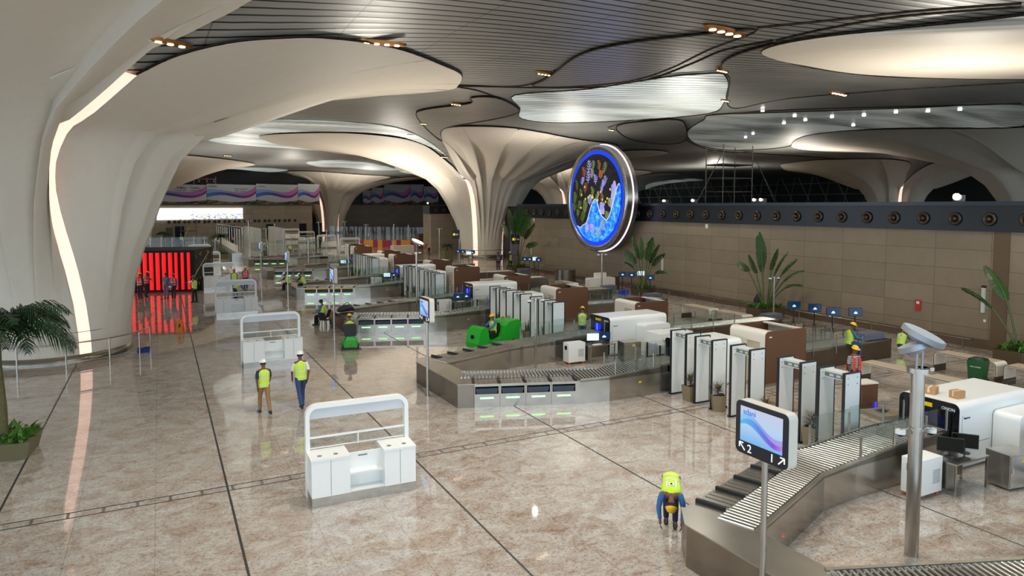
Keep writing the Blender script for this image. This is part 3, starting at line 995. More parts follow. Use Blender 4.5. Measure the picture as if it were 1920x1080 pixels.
tag(endbox('door_1', s0, s1, 0, 2.4, mat('taupe_door', (104, 92, 80), .5), off=0, th=.12), kind='structure')
for i, (u0, u1) in enumerate([(329, 346), (428, 441), (500, 513), (562, 575), (590, 604)]):
    s0, _ = epos(u0, 445, .1); s1, _ = epos(u1, 445, .1)
    tag(endbox('door_%d' % (i + 2), s0, s1, 0, 2.6, mat('dark_doorway', (26, 32, 44), .3), off=0, th=.1), kind='structure')
# ============================================================ SECURITY LANES
PER = 14.2
ROW = ['the nearest', 'the second', 'the third', 'the fourth', 'the fifth', 'the sixth', 'the seventh']
ORD = ['nearest', 'second', 'third', 'fourth', 'fifth', 'sixth', 'seventh']
FO = [(8.12, 19.6), (11.8, 18.28), (12.8, 18.08), (15.2, 18.1), (16.05, 18.1)]
FI = [(8.9, 21.1), (12.2, 19.8), (13.2, 19.3), (15.2, 19.25), (16.05, 19.25)]
BN = [(8.9, 22.4), (12.04, 23.6), (13.2, 23.72), (15.0, 23.76), (16.66, 23.8)]
BF = [(8.4, 23.75), (11.95, 25.0), (12.9, 24.88), (15.0, 24.9), (16.66, 24.92)]
HZ = [.74, .74, .78, .92, .92]
def lerp2(a, b, t): return (a[0] + (b[0] - a[0]) * t, a[1] + (b[1] - a[1]) * t)
def band(A, B, t0, t1): return [lerp2(a, b, t0) for a, b in zip(A, B)], [lerp2(a, b, t1) for a, b in zip(A, B)]
YTAPE = mat('yellow_sticker', (216, 196, 40), .5)
BINM = mat('grey_plastic_tray', (58, 70, 84), .45)
def tray_mesh():
    b = MB()
    for (r0, r1, z0, z1) in ((0, 0, 0, 0),):
        pass
    L, W, H, t = .31, .22, .13, .012
    b.add([(-L * .9, -W * .9, 0), (L * .9, -W * .9, 0), (L * .9, W * .9, 0), (-L * .9, W * .9, 0), (-L, -W, H), (L, -W, H), (L, W, H), (-L, W, H),
           (-L + .02, -W + .02, H), (L - .02, -W + .02, H), (L - .02, W - .02, H), (-L + .02, W - .02, H), (-L * .88, -W * .88, .015), (L * .88, -W * .88, .015), (L * .88, W * .88, .015), (-L * .88, W * .88, .015)],
          [(3, 2, 1, 0), (0, 1, 5, 4), (1, 2, 6, 5), (2, 3, 7, 6), (3, 0, 4, 7), (4, 5, 9, 8), (5, 6, 10, 9), (6, 7, 11, 10), (7, 4, 8, 11), (8, 9, 13, 12), (9, 10, 14, 13), (10, 11, 15, 14), (11, 8, 12, 15), (12, 13, 14, 15)])
    return b
def rollers(root, A, B, pitch, i0, i1, t0, t1, zoff=.03, r=.024, single=True, nm='roller'):
    "rollers across the arm between stations i0..i1"
    proto = None
    jm = MB()
    for i in range(i0, i1):
        a0, a1, b0, b1 = A[i], A[i + 1], B[i], B[i + 1]
        n = max(1, int(math.dist(lerp2(a0, b0, .5), lerp2(a1, b1, .5)) / pitch))
        for k in range(n):
            t = (k + .5) / n
            p, q = lerp2(a0, a1, t), lerp2(b0, b1, t)
            z = HZ[i] + (HZ[i + 1] - HZ[i]) * t + zoff
            P, Q = lerp2(p, q, t0), lerp2(p, q, t1)
            if single:
                L = math.dist(P, Q)
                if proto is None:
                    m = MB(); m.cyl((-.5, 0, 0), (.5, 0, 0), r, n=8)
                    proto = m.build(nm, CHROME, root); o = proto
                else:
                    o = proto.copy(); C.objects.link(o); KIDS[root.name].append(o)
                o.location = ((P[0] + Q[0]) / 2, (P[1] + Q[1]) / 2, z)
                o.rotation_euler = (0, 0, math.atan2(Q[1] - P[1], Q[0] - P[0])); o.scale = (L, 1, 1)
            else:
                jm.cyl((P[0], P[1], z), (Q[0], Q[1], z), r, n=6)
    if not single: jm.build('roller_bed', CHROME, root)
def post(root, p, z0, z1, r=.028, m=None):
    b = MB(); b.cyl((p[0], p[1], z0), (p[0], p[1], z1), r, n=8); return b.build('post', m or STEEL, root)
YEL = mat('yellow_label', (236, 200, 30), .5)
def lane(k):
    y0 = PER * k
    row = ORD[k + 1]
    root = empty('screening_lane', (0, y0, 0), 0, row + ' brushed steel screening lane with roller tracks in a wide V', 'conveyor', 'baggage screening lanes')
    near = k <= 0
    far = k >= 3
    b = MB(); b.prism([(8.03, 23.2), (8.12, 19.6), (8.62, 19.42), (8.95, 21.0), (8.9, 22.45), (8.4, 23.75)], 0, .74)
    b.build('end_cabinet', STEELD, root)
    b = MB(); b.prism([(8.0, 23.22), (8.1, 19.56), (8.65, 19.38), (8.98, 21.0), (8.93, 22.47), (8.42, 23.8)], .742, .765)
    b.build('end_top', STEEL, root)
    for nm, A, B in (('front', FO, FI), ('back', BF, BN)):
        # cabinet below: open bay strip along the outer face of the straight part
        b = MB()
        b.strip([A[1], A[2], A[3], A[4]], [B[1], B[2], B[3], B[4]], 0, HZ[1:], HZ[1:])
        Ai = [lerp2(a, c, .42) for a, c in zip(A[:2], B[:2])]
        b.strip(Ai, B[:2], 0, HZ[:2])
        b.build(nm + '_cabinet', STEEL, root)
        # side rails
        for (t0, t1) in ((0, .05), (.95, 1.0)):
            P, Q = band(A, B, t0, t1)
            m = MB(); m.strip(P[1:] if t0 == 0 else P, Q[1:] if t0 == 0 else Q, .70, [z + .05 for z in (HZ[1:] if t0 == 0 else HZ)])
            m.build('side_rail', STEEL, root)
        rollers(root, A, B, .115 if near else .16, 0, 1, .47, .93, single=near)
        rollers(root, A, B, .115 if near else .16, 1, 4, .08, .93, single=near)
        # four bays with a tray slot and a green light
        e0, e1 = lerp2(A[0], A[1], .13), lerp2(A[0], A[1], .97)
        d = Vector((e1[0] - e0[0], e1[1] - e0[1])); L = d.length; d.normalize()
        inw = Vector((-d.y, d.x)) if nm == 'front' else Vector((d.y, -d.x))
        bw = L / 4
        dep = .60
        def pt(s, t): return (e0[0] + d.x * s + inw.x * t, e0[1] + d.y * s + inw.y * t)
        # bay carcass: end plates, sloped tray shelf
        fb = MB()
        zz = [(0, .42), (.66, .74)]
        for (za, zb) in zz: fb.prism([pt(0, 0), pt(L, 0), pt(L, dep), pt(0, dep)], za, zb)
        for q in range(5):
            fb.prism([pt(bw * q - (.04 if q else 0), 0), pt(bw * q + (.04 if q < 4 else 0), 0), pt(bw * q + (.04 if q < 4 else 0), dep), pt(bw * q - (.04 if q else 0), dep)], .42, .66)
        fb.prism([A[0], e0, pt(0, dep), lerp2(A[0], B[0], .42)], 0, .74)
        fb.prism([e1, A[1], lerp2(A[1], B[1], .42), pt(L, dep)], 0, .74)
        fb.build('bay_front', STEEL, root)
        bk = MB(); bk.prism([pt(.05, dep - .02), pt(L - .05, dep - .02), pt(L - .05, dep), pt(.05, dep)], .42, .66)
        bk.build('bay_back', DARK, root)
        for q in range(4):
            g = MB(); g.prism([pt(bw * (q + .24), -.012), pt(bw * (q + .76), -.012), pt(bw * (q + .76), .004), pt(bw * (q + .24), .004)], .27, .315)
            g.build('green_light', GREENLED, root)
            s_ = MB(); s_.prism([pt(bw * q + .0, -.004), pt(bw * q + .008, -.004), pt(bw * q + .008, .002), pt(bw * q, .002)], .02, .73)
            s_.build('panel_joint', DARK, root)
            if nm == 'front' or k <= 0:
                o = tray_mesh().build('tray', BINM)
                c = pt(bw * (q + .5), .26)
                o.location = (c[0], c[1] + y0, .425); o.rotation_euler = (0, 0, math.atan2(d.y, d.x)); o.scale = (1.15, 1.1, 1.3)
                tag(o, 'grey plastic tray in bay %s from the left of the %s lane\'s %s arm' % (['one', 'two', 'three', 'four'][q], row, nm), 'tray', 'grey trays in the lane bays')
        for q in range(5):
            s0 = bw * q
            m = MB(); m.prism([pt(s0 - .035, .02), pt(s0 + .035, .02), pt(s0 + .035, dep), pt(s0 - .035, dep)], .745, .80)
            m.build('divider_bar', BLACK, root)
        # thin lines of the tray slides
        if near:
            m = MB()
            for q in range(4):
                for j in (.2, .4, .6, .8):
                    s0 = bw * (q + j); m.prism([pt(s0 - .006, .04), pt(s0 + .006, .04), pt(s0 + .006, dep), pt(s0 - .006, dep)], .74, .748)
            m.build('slide_lines', STEELD, root)
        # glass guards on the ramp
        for side in (0, 1):
            E = A if side == 0 else B
            sg = .03 if (nm == 'front') == (side == 0) else -.03
            E = [(p[0], p[1] + sg) for p in E]
            prev = None
            for (i, t) in ((2, .1), (2, .75), (3, .45), (3, .95)):
                p = lerp2(E[i], E[i + 1], t); z = HZ[i] + (HZ[i + 1] - HZ[i]) * t
                post(root, p, z - .12, z + .52)
                if prev and k < 4:
                    g = MB(); g.obox(prev, p, .010, z - .02, z + .62); g.build('glass_guard', GLASS, root)
                prev = p
    if k == 2:
        a_, c_ = lerp2(FO[0], FO[1], .13), lerp2(FO[0], FO[1], .97)
        b = MB(); b.obox((a_[0], a_[1] - .02), (c_[0], c_[1] - .02), .03, .67, .74); b.build('yellow_edge', YEL, root)
    b = MB()
    b.lathe([(.001, .012), (.02, .012), (.024, 0)], (0, 0, 0), 10)
    o = b.build('stop_button', mat('red_button', (220, 40, 24), .4), root)
    o.location = (9.15, 22.1, .772)
    o = MB().box(-.05, .05, -.003, .003, -.03, .03).build('warning_sticker', YTAPE, root); o.location = (14.0, 18.06, .5)
    o.rotation_euler = (0, 0, 0)
    return root
for k in range(-1, 5): lane(k)

# ---- X-ray scanners
BLUEG = mat('blue_tunnel', (20, 40, 190), .4, emit=(20, 50, 255), es=.7)
BLUEL = mat('blue_tube', (120, 140, 255), .4, emit=(60, 80, 255), es=5)
CURT = mat('lead_curtain', (18, 22, 60), .6)
YEL = mat('yellow_label', (236, 200, 30), .5)
GREYV = mat('grey_vent', (120, 124, 122), .6)
INK = mat('dark_ink', (40, 44, 60), .5)
def scanner(x, y, flip, lab, detail=True):
    "tunnel along X, entrance at -X; side module toward -Y (or +Y when flip)"
    t = empty('baggage_scanner', (x, y, 0), 0, lab, 'scanner', 'baggage X-ray scanners')
    L, W, H = 3.0, 1.5, 1.62
    s = -1 if not flip else 1
    # shell as a rounded frame extruded along X, tunnel open in the entrance face
    b = MB(); b.frame((.0, -W / 2, .0), Y1, Z1, X1, W, H, L, .16, .30, bottom=True)
    b.build('housing', WHITE, t)
    b = MB(); b.frame((-.012, -W / 2 + .01, .02), Y1, Z1, X1, W - .02, H - .03, .02, .15, .34, bottom=True)
    b.build('entrance_frame', BLACKG, t)
    b = MB(); b.box(.02, L - .02, -W / 2 + .28, W / 2 - .28, .3, .9); b.build('belt_bed', BLACK, t)
    b = MB(); b.box(.35, .38, -W / 2 + .29, W / 2 - .29, .9, H - .30); b.build('curtain', CURT, t)
    b = MB(); b.box(.02, .34, -W / 2 + .285, -W / 2 + .30, .9, H - .3); b.box(.02, .34, W / 2 - .30, W / 2 - .285, .9, H - .3); b.build('tunnel_lining', BLUEG, t)
    for yy in (-.36, .36):
        b = MB(); b.cyl((.1, yy, .95), (.1, yy, 1.28), .018, n=6); b.build('blue_lamp', BLUEL, t)
    b = MB(); b.rslab((1.35, s * (W / 2 + .62) if s < 0 else W / 2 + .02, 0), X1, Z1, Y1, 1.35, 1.32, .60, .13, (0, 0, 1, 1))
    sm = b.build('side_module', WHITE, t)
    if detail:
        yf = s * (W / 2 + .625)
        for xx in (1.55, 1.85):
            b = MB(); b.box(xx, xx + .2, yf - .004, yf + .004, .82, .96); b.build('vent', GREYV, sm)
        b = MB(); b.box(.1, 1.28, s * W / 2 - .004, s * W / 2 + .004, .62, .632); b.box(.1, .108, s * W / 2 - .004, s * W / 2 + .004, .1, 1.35); b.build('door_joint', GREYV, t)
        b = MB(); b.box(-.02, -.013, -.1, .32, H - .22, H - .12); b.build('warning_label', YEL, t)
        if s < 0:
            text('ORION', .14, INK, (2.25, yf - .006, 1.0), (PI / 2, 0, 0), t)
            text('ORION', .10, WHITE, (-.02, -.32, H - .2), (PI / 2, 0, -PI / 2), t)
            text('Rapiscan', .07, INK, (.16, -W / 2 - .006, 1.25), (PI / 2, 0, 0), t)
    return t
SC = {}
for k in range(-1, 4):
    y0 = PER * k
    scanner(16.7, y0 + 24.35, False, 'white baggage X-ray scanner on the back arm of the %s screening lane' % ORD[k + 1], k < 2)
    if k >= 0:
        q = scanner(16.1, y0 + 18.6, True, 'white baggage X-ray scanner on the front arm of the %s screening lane' % ORD[k + 1], k < 1)
        q.scale = (.74, 1, 1)

# ---- exit conveyors beyond the scanners
def exit_conveyor(k, nm):
    y0 = PER * k
    ya, yb = (18.05, 19.25) if nm == 'front' else (23.75, 24.9)
    x0, x1 = (19.75, 27.0) if nm == 'back' else (20.75, 27.0)
    t = empty('exit_conveyor', (0, y0, 0), 0, 'long steel exit roller conveyor behind the scanner, %s arm of the %s lane' % (nm, ORD[k + 1]), 'conveyor', 'exit roller conveyors')
    b = MB(); b.box(x0, x1, ya, yb, 0, .72); b.build('cabinet', STEELD if k else mat('bronze_steel_cabinet', (110, 96, 80), .35, .8, noise=.1, nscale=2), t)
    b = MB(); b.box(x0, x1, ya, ya + .07, .72, .79); b.box(x0, x1, yb - .07, yb, .72, .79); b.box(x1 - .07, x1, ya, yb, .72, .79); b.build('side_rail', STEEL, t)
    jm = MB()
    n = int((x1 - x0) / .13)
    for i in range(n):
        x = x0 + .06 + i * .13
        if x < x1 - .1: jm.cyl((x, ya + .09, .75), (x, yb - .09, .75), .026, n=6)
    jm.build('roller_bed', CHROME, t)
    for i in range(4 if k < 2 else 2):
        x = x0 + .2 + i * 1.3
        for yy in (ya - .03, yb + .03):
            post(t, (x, yy), .55, 1.28, .022)
        if k < 2 and i:
            for yy in (ya - .03, yb + .03):
                g = MB(); g.box(x - 1.3, x, yy - .005, yy + .005, .72, 1.36); g.build('glass_guard', GLASS, t)
for k in range(-1, 4):
    exit_conveyor(k, 'back')
    if k >= 0: exit_conveyor(k, 'front')

# ---- operator desks, monitors, power units, cabinets, white service boxes
SCRB = mat('blue_screen', (14, 40, 70), .2, emit=(14, 60, 104), es=.35)
SCRW = mat('white_screen', (210, 226, 232), .2, emit=(190, 222, 236), es=1.0)
SCROFF = mat('black_screen', (14, 22, 20), .12)
def monitor(name, loc, rz, m, label, tilt=.0, w_=.52, h_=.32, stand=.12, group=None, tall=0.0):
    t = empty(name, loc, rz, label, 'monitor', group)
    b = MB(); b.box(-w_ / 2, w_ / 2, -.02, .02, stand + tall, stand + tall + h_); b.build('casing', BLACK, t)
    b = MB(); b.box(-w_ / 2 + .015, w_ / 2 - .015, -.025, -.019, stand + tall + .02, stand + tall + h_ - .015); b.build('screen', m, t)
    if m is SCRB:
        b = MB(); b.box(-.08, .08, -.028, -.025, stand + tall + h_ * .30, stand + tall + h_ * .44); b.box(-.04, .04, -.028, -.025, stand + tall + h_ * .44, stand + tall + h_ * .56); b.build('icon', SCRW, t)
    b = MB(); b.cyl((0, .03, 0.01), (0, .03, stand + tall + h_ * .5), .018 if not tall else .03, n=8); b.build('stand', BLACK, t)
    b = MB(); b.lathe([(.001, .012), (.11, .012), (.12, 0), (.001, 0)], (0, .03, 0), 14); b.build('base', BLACK, t)
    return t
def desk(x, y, lab):
    t = empty('operator_desk', (x, y, 0), 0, lab, 'desk', 'steel operator desks')
    b = MB(); b.box(0, 1.25, 0, .62, .70, .735); b.build('desk_top', STEEL, t)
    for (xx, yy) in ((.02, .02), (1.19, .02), (.02, .56), (1.19, .56)):
        b = MB(); b.box(xx, xx + .04, yy, yy + .04, 0, .70); b.build('leg', STEEL, t)
    b = MB(); b.box(.0, .03, .04, .58, .12, .70); b.box(.05, 1.2, .57, .59, .12, .70); b.build('modesty_panel', STEELD, t)
    return t
for k in range(-1, 4):
    y0 = PER * k
    desk(15.15, y0 + 22.75, 'steel operator desk tucked inside the V of %s screening lane' % ROW[k + 1])
    for j, (xx, m) in enumerate(((15.5, SCROFF if k < 0 else SCRW), (16.05, SCROFF if k < 0 else SCRB))):
        monitor('desk_monitor', (xx, y0 + 23.1, .737), -.35 if k >= 0 else -.9, m if k != 1 else SCRB, '%s computer monitor on the operator desk of %s lane' % (['left', 'right'][j], ROW[k + 1]), group='operator monitors')
    if k < 2:
        o = MB().rslab((0, 0, 0), X1, Y1, Z1, .42, .15, .02, .02).build('keyboard', BLACK if k < 0 else WHITE)
        o.location = (15.35, y0 + 22.8, .737); tag(o, 'computer keyboard on the operator desk of %s lane' % ROW[k + 1], 'keyboard', 'keyboards')
    t = empty('power_unit', (14.3, y0 + 23.36 - .35, 0), 0, 'white louvred power unit on orange castors inside the V of %s lane' % ROW[k + 1], 'power unit', 'white power units on castors')
    b = MB(); b.box(0, .78, 0, .42, .09, .86); b.build('case', WHITE, t)
    for xx in (.08, .70):
        for yy in (.06, .36):
            b = MB(); b.cyl((xx, yy - .02, .04), (xx, yy + .02, .04), .04, n=10); b.cyl((xx, yy, .04), (xx, yy, .1), .012, n=6); b.build('castor', mat('orange_castor', (226, 90, 40), .5), t)
    b = MB(); b.box(.0 - .004, .003, .12, .30, .58, .74); b.build('display', BLACKG, t)
    b = MB()
    for q in range(9): b.box(.45, .70, -.004, .002, .3 + q * .035, .312 + q * .035)
    b.build('louvre', GREYV, t)
    if k < 3:
        t = empty('steel_cabinet', (16.55, y0 + 22.42, 0), -.15, 'small stainless steel cabinet with a yellow sticker beside the desk of %s lane' % ROW[k + 1], 'cabinet', 'small steel cabinets')
        b = MB(); b.box(0, .78, 0, .55, .05, .80); b.build('body', STEEL, t)
        b = MB(); b.box(.03, .75, -.012, .0, .08, .77); d_ = b.build('door', STEEL, t)
        b = MB(); b.box(.06, .10, -.03, -.012, .4, .52); b.build('handle', CHROME, d_)
        b = MB(); b.box(.38, .5, -.016, -.012, .62, .72); b.build('sticker', YTAPE, d_)
        t = empty('inspection_console', (17.55, y0 + 21.4, 0), 0, 'white slab-sided console on a black steel trolley frame, %s lane' % ORD[k + 1], 'console', 'white consoles on trolleys')
        b = MB(); b.box(0, 1.7, 0, .95, .78, 1.22); b.build('housing', WHITE, t)
        b = MB()
        for (xx, yy) in ((.05, .05), (1.6, .05), (.05, .86), (1.6, .86)): b.box(xx, xx + .05, yy, yy + .05, 0, .78)
        b.box(.05, 1.65, .05, .1, .12, .17); b.box(.05, 1.65, .86, .91, .12, .17); b.box(.05, .1, .05, .91, .12, .17); b.box(1.6, 1.65, .05, .91, .12, .17)
        b.build('trolley_frame', BLACK, t)
        b = MB()
        for q in range(6): b.box(.15 + q * .04, .16 + q * .04, -.004, .003, .88, .90 + (5 - q) * .03)
        b.build('vent', GREYV, t)

# ---- walk-through metal detectors
def detector():
    t = empty('metal_detector', (0, 0, 0))
    W_, D, H = .62, .74, 2.18
    for yy in (0.0, D):
        b = MB(); b.box(0.03, W_ - .03, yy - .028, yy + .028, .04, H - .03); pn = b.build('panel', PANELW, t)
        b = MB(); b.frame((0, yy - .034, 0), X1, Z1, Y1, W_, H, .068, .02, .035); b.build('panel_edge', BLACK, pn)
        b = MB()
        for (xx, zz) in ((.14, 2.04), (.48, 2.04), (.14, 1.88), (.48, 1.88)): b.cyl((xx, yy - .032, zz), (xx, yy - .026, zz), .014, n=8)
        b.build('bolt', BLACK, pn)
        b = MB(); b.box(-.02, W_ + .02, yy - .06, yy + .06, 0, .045); b.build('foot', BLACK, pn)
    b = MB(); b.box(.16, .46, .03, D - .03, H - .24, H - .05); br = b.build('bridge', mat('bridge_grey', (206, 210, 206), .4), t)
    b = MB(); b.box(.152, .161, .08, D - .08, H - .21, H - .10); b.build('display', mat('led_window', (96, 112, 106), .3), br)
    for yy in (.26, .46):
        b = MB(); b.box(.148, .153, yy - .06, yy + .06, H - .185, H - .13); b.build('indicator', mat('pale_indicator', (190, 200, 190), .4), br)
    return t
d0 = detector()
GY = [17.12, 15.9, 14.33, 12.53, 11.2]
first = True
PLN = ['first', 'second', 'third', 'fourth', 'fifth']
for k in range(0, 4):
    for j, gy in enumerate(GY):
        loc = (15.1 - (.04 * j), gy + PER * k, 0)
        lab = '%s white walk-through metal detector from the near end in %s row of gates' % (PLN[4 - j], ROW[k])
        if first:
            d0.location = loc; tag(d0, lab, 'metal detector', 'walk-through metal detectors'); first = False
        else: dup(d0, loc, None, lab)

# ---- planters with spiky plants between the detectors
def blade(b, c, az, el, L, w_, droop=.5, n=5):
    pts = []
    p = Vector(c)
    e = el
    for i in range(n + 1):
        pts.append(p.copy())
        p = p + Vector((math.cos(az) * math.cos(e), math.sin(az) * math.cos(e), math.sin(e))) * (L / n)
        e -= droop / n
    s = Vector((-math.sin(az), math.cos(az), 0))
    base = len(b.v)
    for i, q in enumerate(pts):
        ww = w_ * (1 - (i / n) ** 2) * (.55 + .45 * min(1, i / 1.5)) + .001
        b.v += [tuple(q - s * ww), tuple(q + Vector((0, 0, -ww * .5))), tuple(q + s * ww)]
    for i in range(n):
        a = base + i * 3
        b.f += [(a, a + 1, a + 4, a + 3), (a + 1, a + 2, a + 5, a + 4)]
        b.sm += [True, True]
POT = mat('khaki_planter', (128, 116, 88), .6)
SOIL = mat('dark_soil', (40, 30, 22), .9)
CORD = mat('bronze_leaf', (98, 84, 52), .6, noise=.35, nscale=9)
SANS = mat('dark_green_blade', (52, 78, 34), .5, noise=.35, nscale=9)
def spiky(kind):
    t = empty('potted_plant', (0, 0, 0))
    b = MB(); b.add([(-.17, -.17, 0), (.17, -.17, 0), (.17, .17, 0), (-.17, .17, 0), (-.21, -.21, .5), (.21, -.21, .5), (.21, .21, .5), (-.21, .21, .5), (-.18, -.18, .5), (.18, -.18, .5), (.18, .18, .5), (-.18, .18, .5), (-.18, -.18, .44), (.18, -.18, .44), (.18, .18, .44), (-.18, .18, .44)],
          [(3, 2, 1, 0), (0, 1, 5, 4), (1, 2, 6, 5), (2, 3, 7, 6), (3, 0, 4, 7), (4, 5, 9, 8), (5, 6, 10, 9), (6, 7, 11, 10), (7, 4, 8, 11), (8, 9, 13, 12), (9, 10, 14, 13), (10, 11, 15, 14), (11, 8, 12, 15)])
    pot = b.build('planter', POT, t)
    b = MB(); b.box(-.18, .18, -.18, .18, .40, .46); b.build('soil', SOIL, pot)
    b = MB()
    if kind == 0:
        for st in range(3):
            cx, cy = R.uniform(-.08, .08), R.uniform(-.08, .08)
            h = R.uniform(.55, .8)
            for i in range(22): blade(b, (cx, cy, h * R.uniform(.75, 1)), R.uniform(0, 2 * PI), R.uniform(.1, 1.3), R.uniform(.22, .34), .012, .7, 4)
        b.build('foliage', CORD, t)
        b = MB()
        for st in range(3): b.cyl((R.uniform(-.06, .06), R.uniform(-.06, .06), .45), (R.uniform(-.06, .06), R.uniform(-.06, .06), .75), .012, n=5)
        b.build('stem', BROWN, t)
    else:
        for i in range(20): blade(b, (R.uniform(-.1, .1), R.uniform(-.1, .1), .45), R.uniform(0, 2 * PI), R.uniform(1.15, 1.5), R.uniform(.35, .62), .03, .2, 4)
        b.build('foliage', SANS, t)
    return t
p0, p1 = spiky(0), spiky(1)
u0 = u1 = True
PY_ = [16.85, 15.6, 13.75, 12.15]
for k in range(0, 4):
    for j, yy in enumerate(PY_):
        src = p0 if k == 0 else p1
        loc = (15.2, yy + PER * k + .12, 0)
        lab = '%s planter plant, %s from the near end of %s detector row' % ('bronze spindly' if k == 0 else 'green upright', PLN[3 - j], ROW[k])
        if (k == 0 and u0) or (k > 0 and u1):
            src.location = loc; tag(src, lab, 'plant', 'planters between the metal detectors')
            if k == 0: u0 = False
            else: u1 = False
        else: dup(src, loc, R.uniform(0, 6), lab, 'planters between the metal detectors')

# ---- screening booths, white ends and brown sides
def booth():
    t = empty('screening_booth', (0, 0, 0))
    W_, D, H = 2.0, 1.75, 1.95
    b = MB(); b.rslab((0, 0, .12), X1, Z1, Y1, W_, H - .12, .05, .16, (0, 0, 1, 1)); s1 = b.build('side_panel', BROWN, t)
    b = MB(); b.box(.15, .27, -.006, 0.0, H - .22, H - .18); b.build('number_plate', WHITE, s1)
    b = MB(); b.rslab((0, D - .05, .12), X1, Z1, Y1, W_, H - .12, .05, .16, (0, 0, 1, 1)); b.build('side_panel', BROWN, t)
    b = MB()
    # white curved end wall with an opening: jambs + lintel bent over the top
    def arc(x0, sgn):
        P = []
        for i in range(8):
            a = PI / 2 * i / 7
            P.append((x0 + sgn * (.16 - .16 * math.cos(a)), H - .16 + .16 * math.sin(a)))
        return P
    for (x0, sgn) in ((0.0, 1), (W_, -1)):
        P = [(x0, 0)] + arc(x0, sgn) + [(x0 + sgn * .34, H)]
        Q = [(x0 + sgn * .05, 0)] + [(x0 + sgn * (.05 + .8 * sgn * (p[0] - x0)), p[1] - .05) for p in arc(x0, sgn)] + [(x0 + sgn * .34, H - .05)]
        for (ya, yb, zlo) in ((.05, .28, 0), (.28, D - .85, 1.55), (D - .85, D - .05, 0)) if sgn > 0 else ((.05, D - .05, 0),):
            n = len(P)
            i0 = 0
            PP = [p for p in P if p[1] >= zlo] if zlo else P
            QQ = [q for q in Q if q[1] >= zlo - .01] if zlo else Q
            if zlo: PP = [(x0, zlo)] + PP; QQ = [(x0 + sgn * .05, zlo)] + QQ
            m = min(len(PP), len(QQ)); PP, QQ = PP[:m], QQ[:m]
            vs_ = [(p[0], ya, p[1]) for p in PP] + [(p[0], yb, p[1]) for p in PP] + [(q[0], yb, q[1]) for q in QQ] + [(q[0], ya, q[1]) for q in QQ]
            fs_ = []
            for i in range(m - 1):
                fs_ += [(i, i + 1, m + i + 1, m + i), (2 * m + i, 2 * m + i + 1, 3 * m + i + 1, 3 * m + i), (i, 3 * m + i, 3 * m + i + 1, i + 1), (m + i, m + i + 1, 2 * m + i + 1, 2 * m + i)]
            fs_ += [(0, m, 2 * m, 3 * m), (m - 1, 4 * m - 1, 3 * m - 1, 2 * m - 1)]
            b.add(vs_, fs_)
        b.build('end_shell', WHITEW, t); b = MB()
    b = MB(); b.box(.04, .06, .28, D - .85, .05, 1.56); b.build('door', mat('pale_booth_door', (196, 188, 168), .5), t)
    b = MB(); b.box(0.06, W_ - .06, .02, D - .02, 0, .13); b.build('plinth', mat('booth_plinth', (132, 124, 108), .4), t)
    return t
b0 = booth()
BY = [17.0, 24.7]
first = True
n = 0
for k in range(0, 5):
    for j, by in enumerate(BY):
        loc = (18.6 if j == 0 else 18.9, by + PER * k, 0)
        if j == 1: loc = (20.3, 26.6 + PER * k, 0)
        lab = ['tall roofless booth with brown sides and white ends behind %s detector row' % ROW[k], 'lower roofless brown and white booth set back behind %s lane' % ROW[k + 1]][j]
        if first: b0.location = loc; tag(b0, lab, 'booth', 'brown and white screening booths'); first = False
        else:
            q = dup(b0, loc, None, lab)
            if j: q.scale = (1, 1, .85)
# ============================================================ WHITE PASSENGER COUNTERS
PALEG = mat('frosted_strip', (222, 232, 240), .2, alpha=.55)
def counter():
    t = empty('podium_counter', (0, 0, 0))
    W_, D = 2.25, .75
    b = MB(); b.box(0, W_, 0, D, 0, .2); b.build('kick_plate', STEEL, t)
    for (x0, x1) in ((0, .80), (1.55, W_)):
        b = MB(); b.box(x0, x1, .0, D - .12, .2, .98); c_ = b.build('side_cabinet', WHITE, t)
        b = MB(); b.box(x0 - .01, x1 + .01, -.015, D - .1, .98, 1.02); b.build('countertop', WHITE, c_)
        xm = (x0 + x1) / 2
        b = MB(); b.box(xm - .004, xm + .004, -.004, .002, .22, .97); b.build('door_joint', GREYV, c_)
        for q in (-.2, .14):
            b = MB(); b.cyl((xm + q, .2, 1.018), (xm + q, .2, 1.026), .05, n=14); b.build('cable_port', GREYV, c_)
    b = MB(); b.box(.8, 1.55, .30, .34, .2, .95); b.build('centre_back', WHITE, t)
    b = MB(); b.box(.8, 1.55, .06, .32, .56, .60); b.box(.8, 1.55, .02, .32, .2, .23); b.build('shelf', WHITE, t)
    b = MB(); b.box(1.04, 1.24, .295, .30, .86, .89); b.build('number_plate', GREYV, t)
    b = MB(); b.frame((-.02, D - .16, .0), X1, Z1, Y1, W_ + .04, 2.02, .16, .26, .09, 8, bottom=False); b.build('arch_frame', WHITE, t)
    b = MB(); b.box(.07, W_ - .07, D - .12, D - .05, 1.70, 1.935); b.build('top_fascia', PALEG, t)
    b = MB(); b.box(.06, W_ - .06, D - .10, D - .06, 1.26, 1.30); b.box(.06, W_ - .06, D - .10, D - .06, 1.04, 1.06); b.box(W_ / 2 - .012, W_ / 2 + .012, D - .10, D - .06, 1.02, 1.28); b.build('screen_rail', WHITE, t)
    b = MB(); b.box(.06, W_ - .06, D - .084, D - .076, 1.05, 1.27); b.build('glass_screen', GLASS, t)
    return t
ct = counter()
CL = ['nearest white podium counter with an arched frame, standing alone on the granite', 'second white arched podium counter, behind the two walking men', 'third white arched podium counter, with a worker stooping behind it', 'fourth white arched podium counter, right of the red striped cube', 'fifth white arched podium counter, behind the red striped cube', 'sixth white arched podium counter, farthest of the left file', 'white arched counter at the left of the distant group by the far column', 'second white arched counter of the distant group by the far column', 'third white arched counter of the distant group, near the farthest column', 'white arched counter at the right of the distant group']
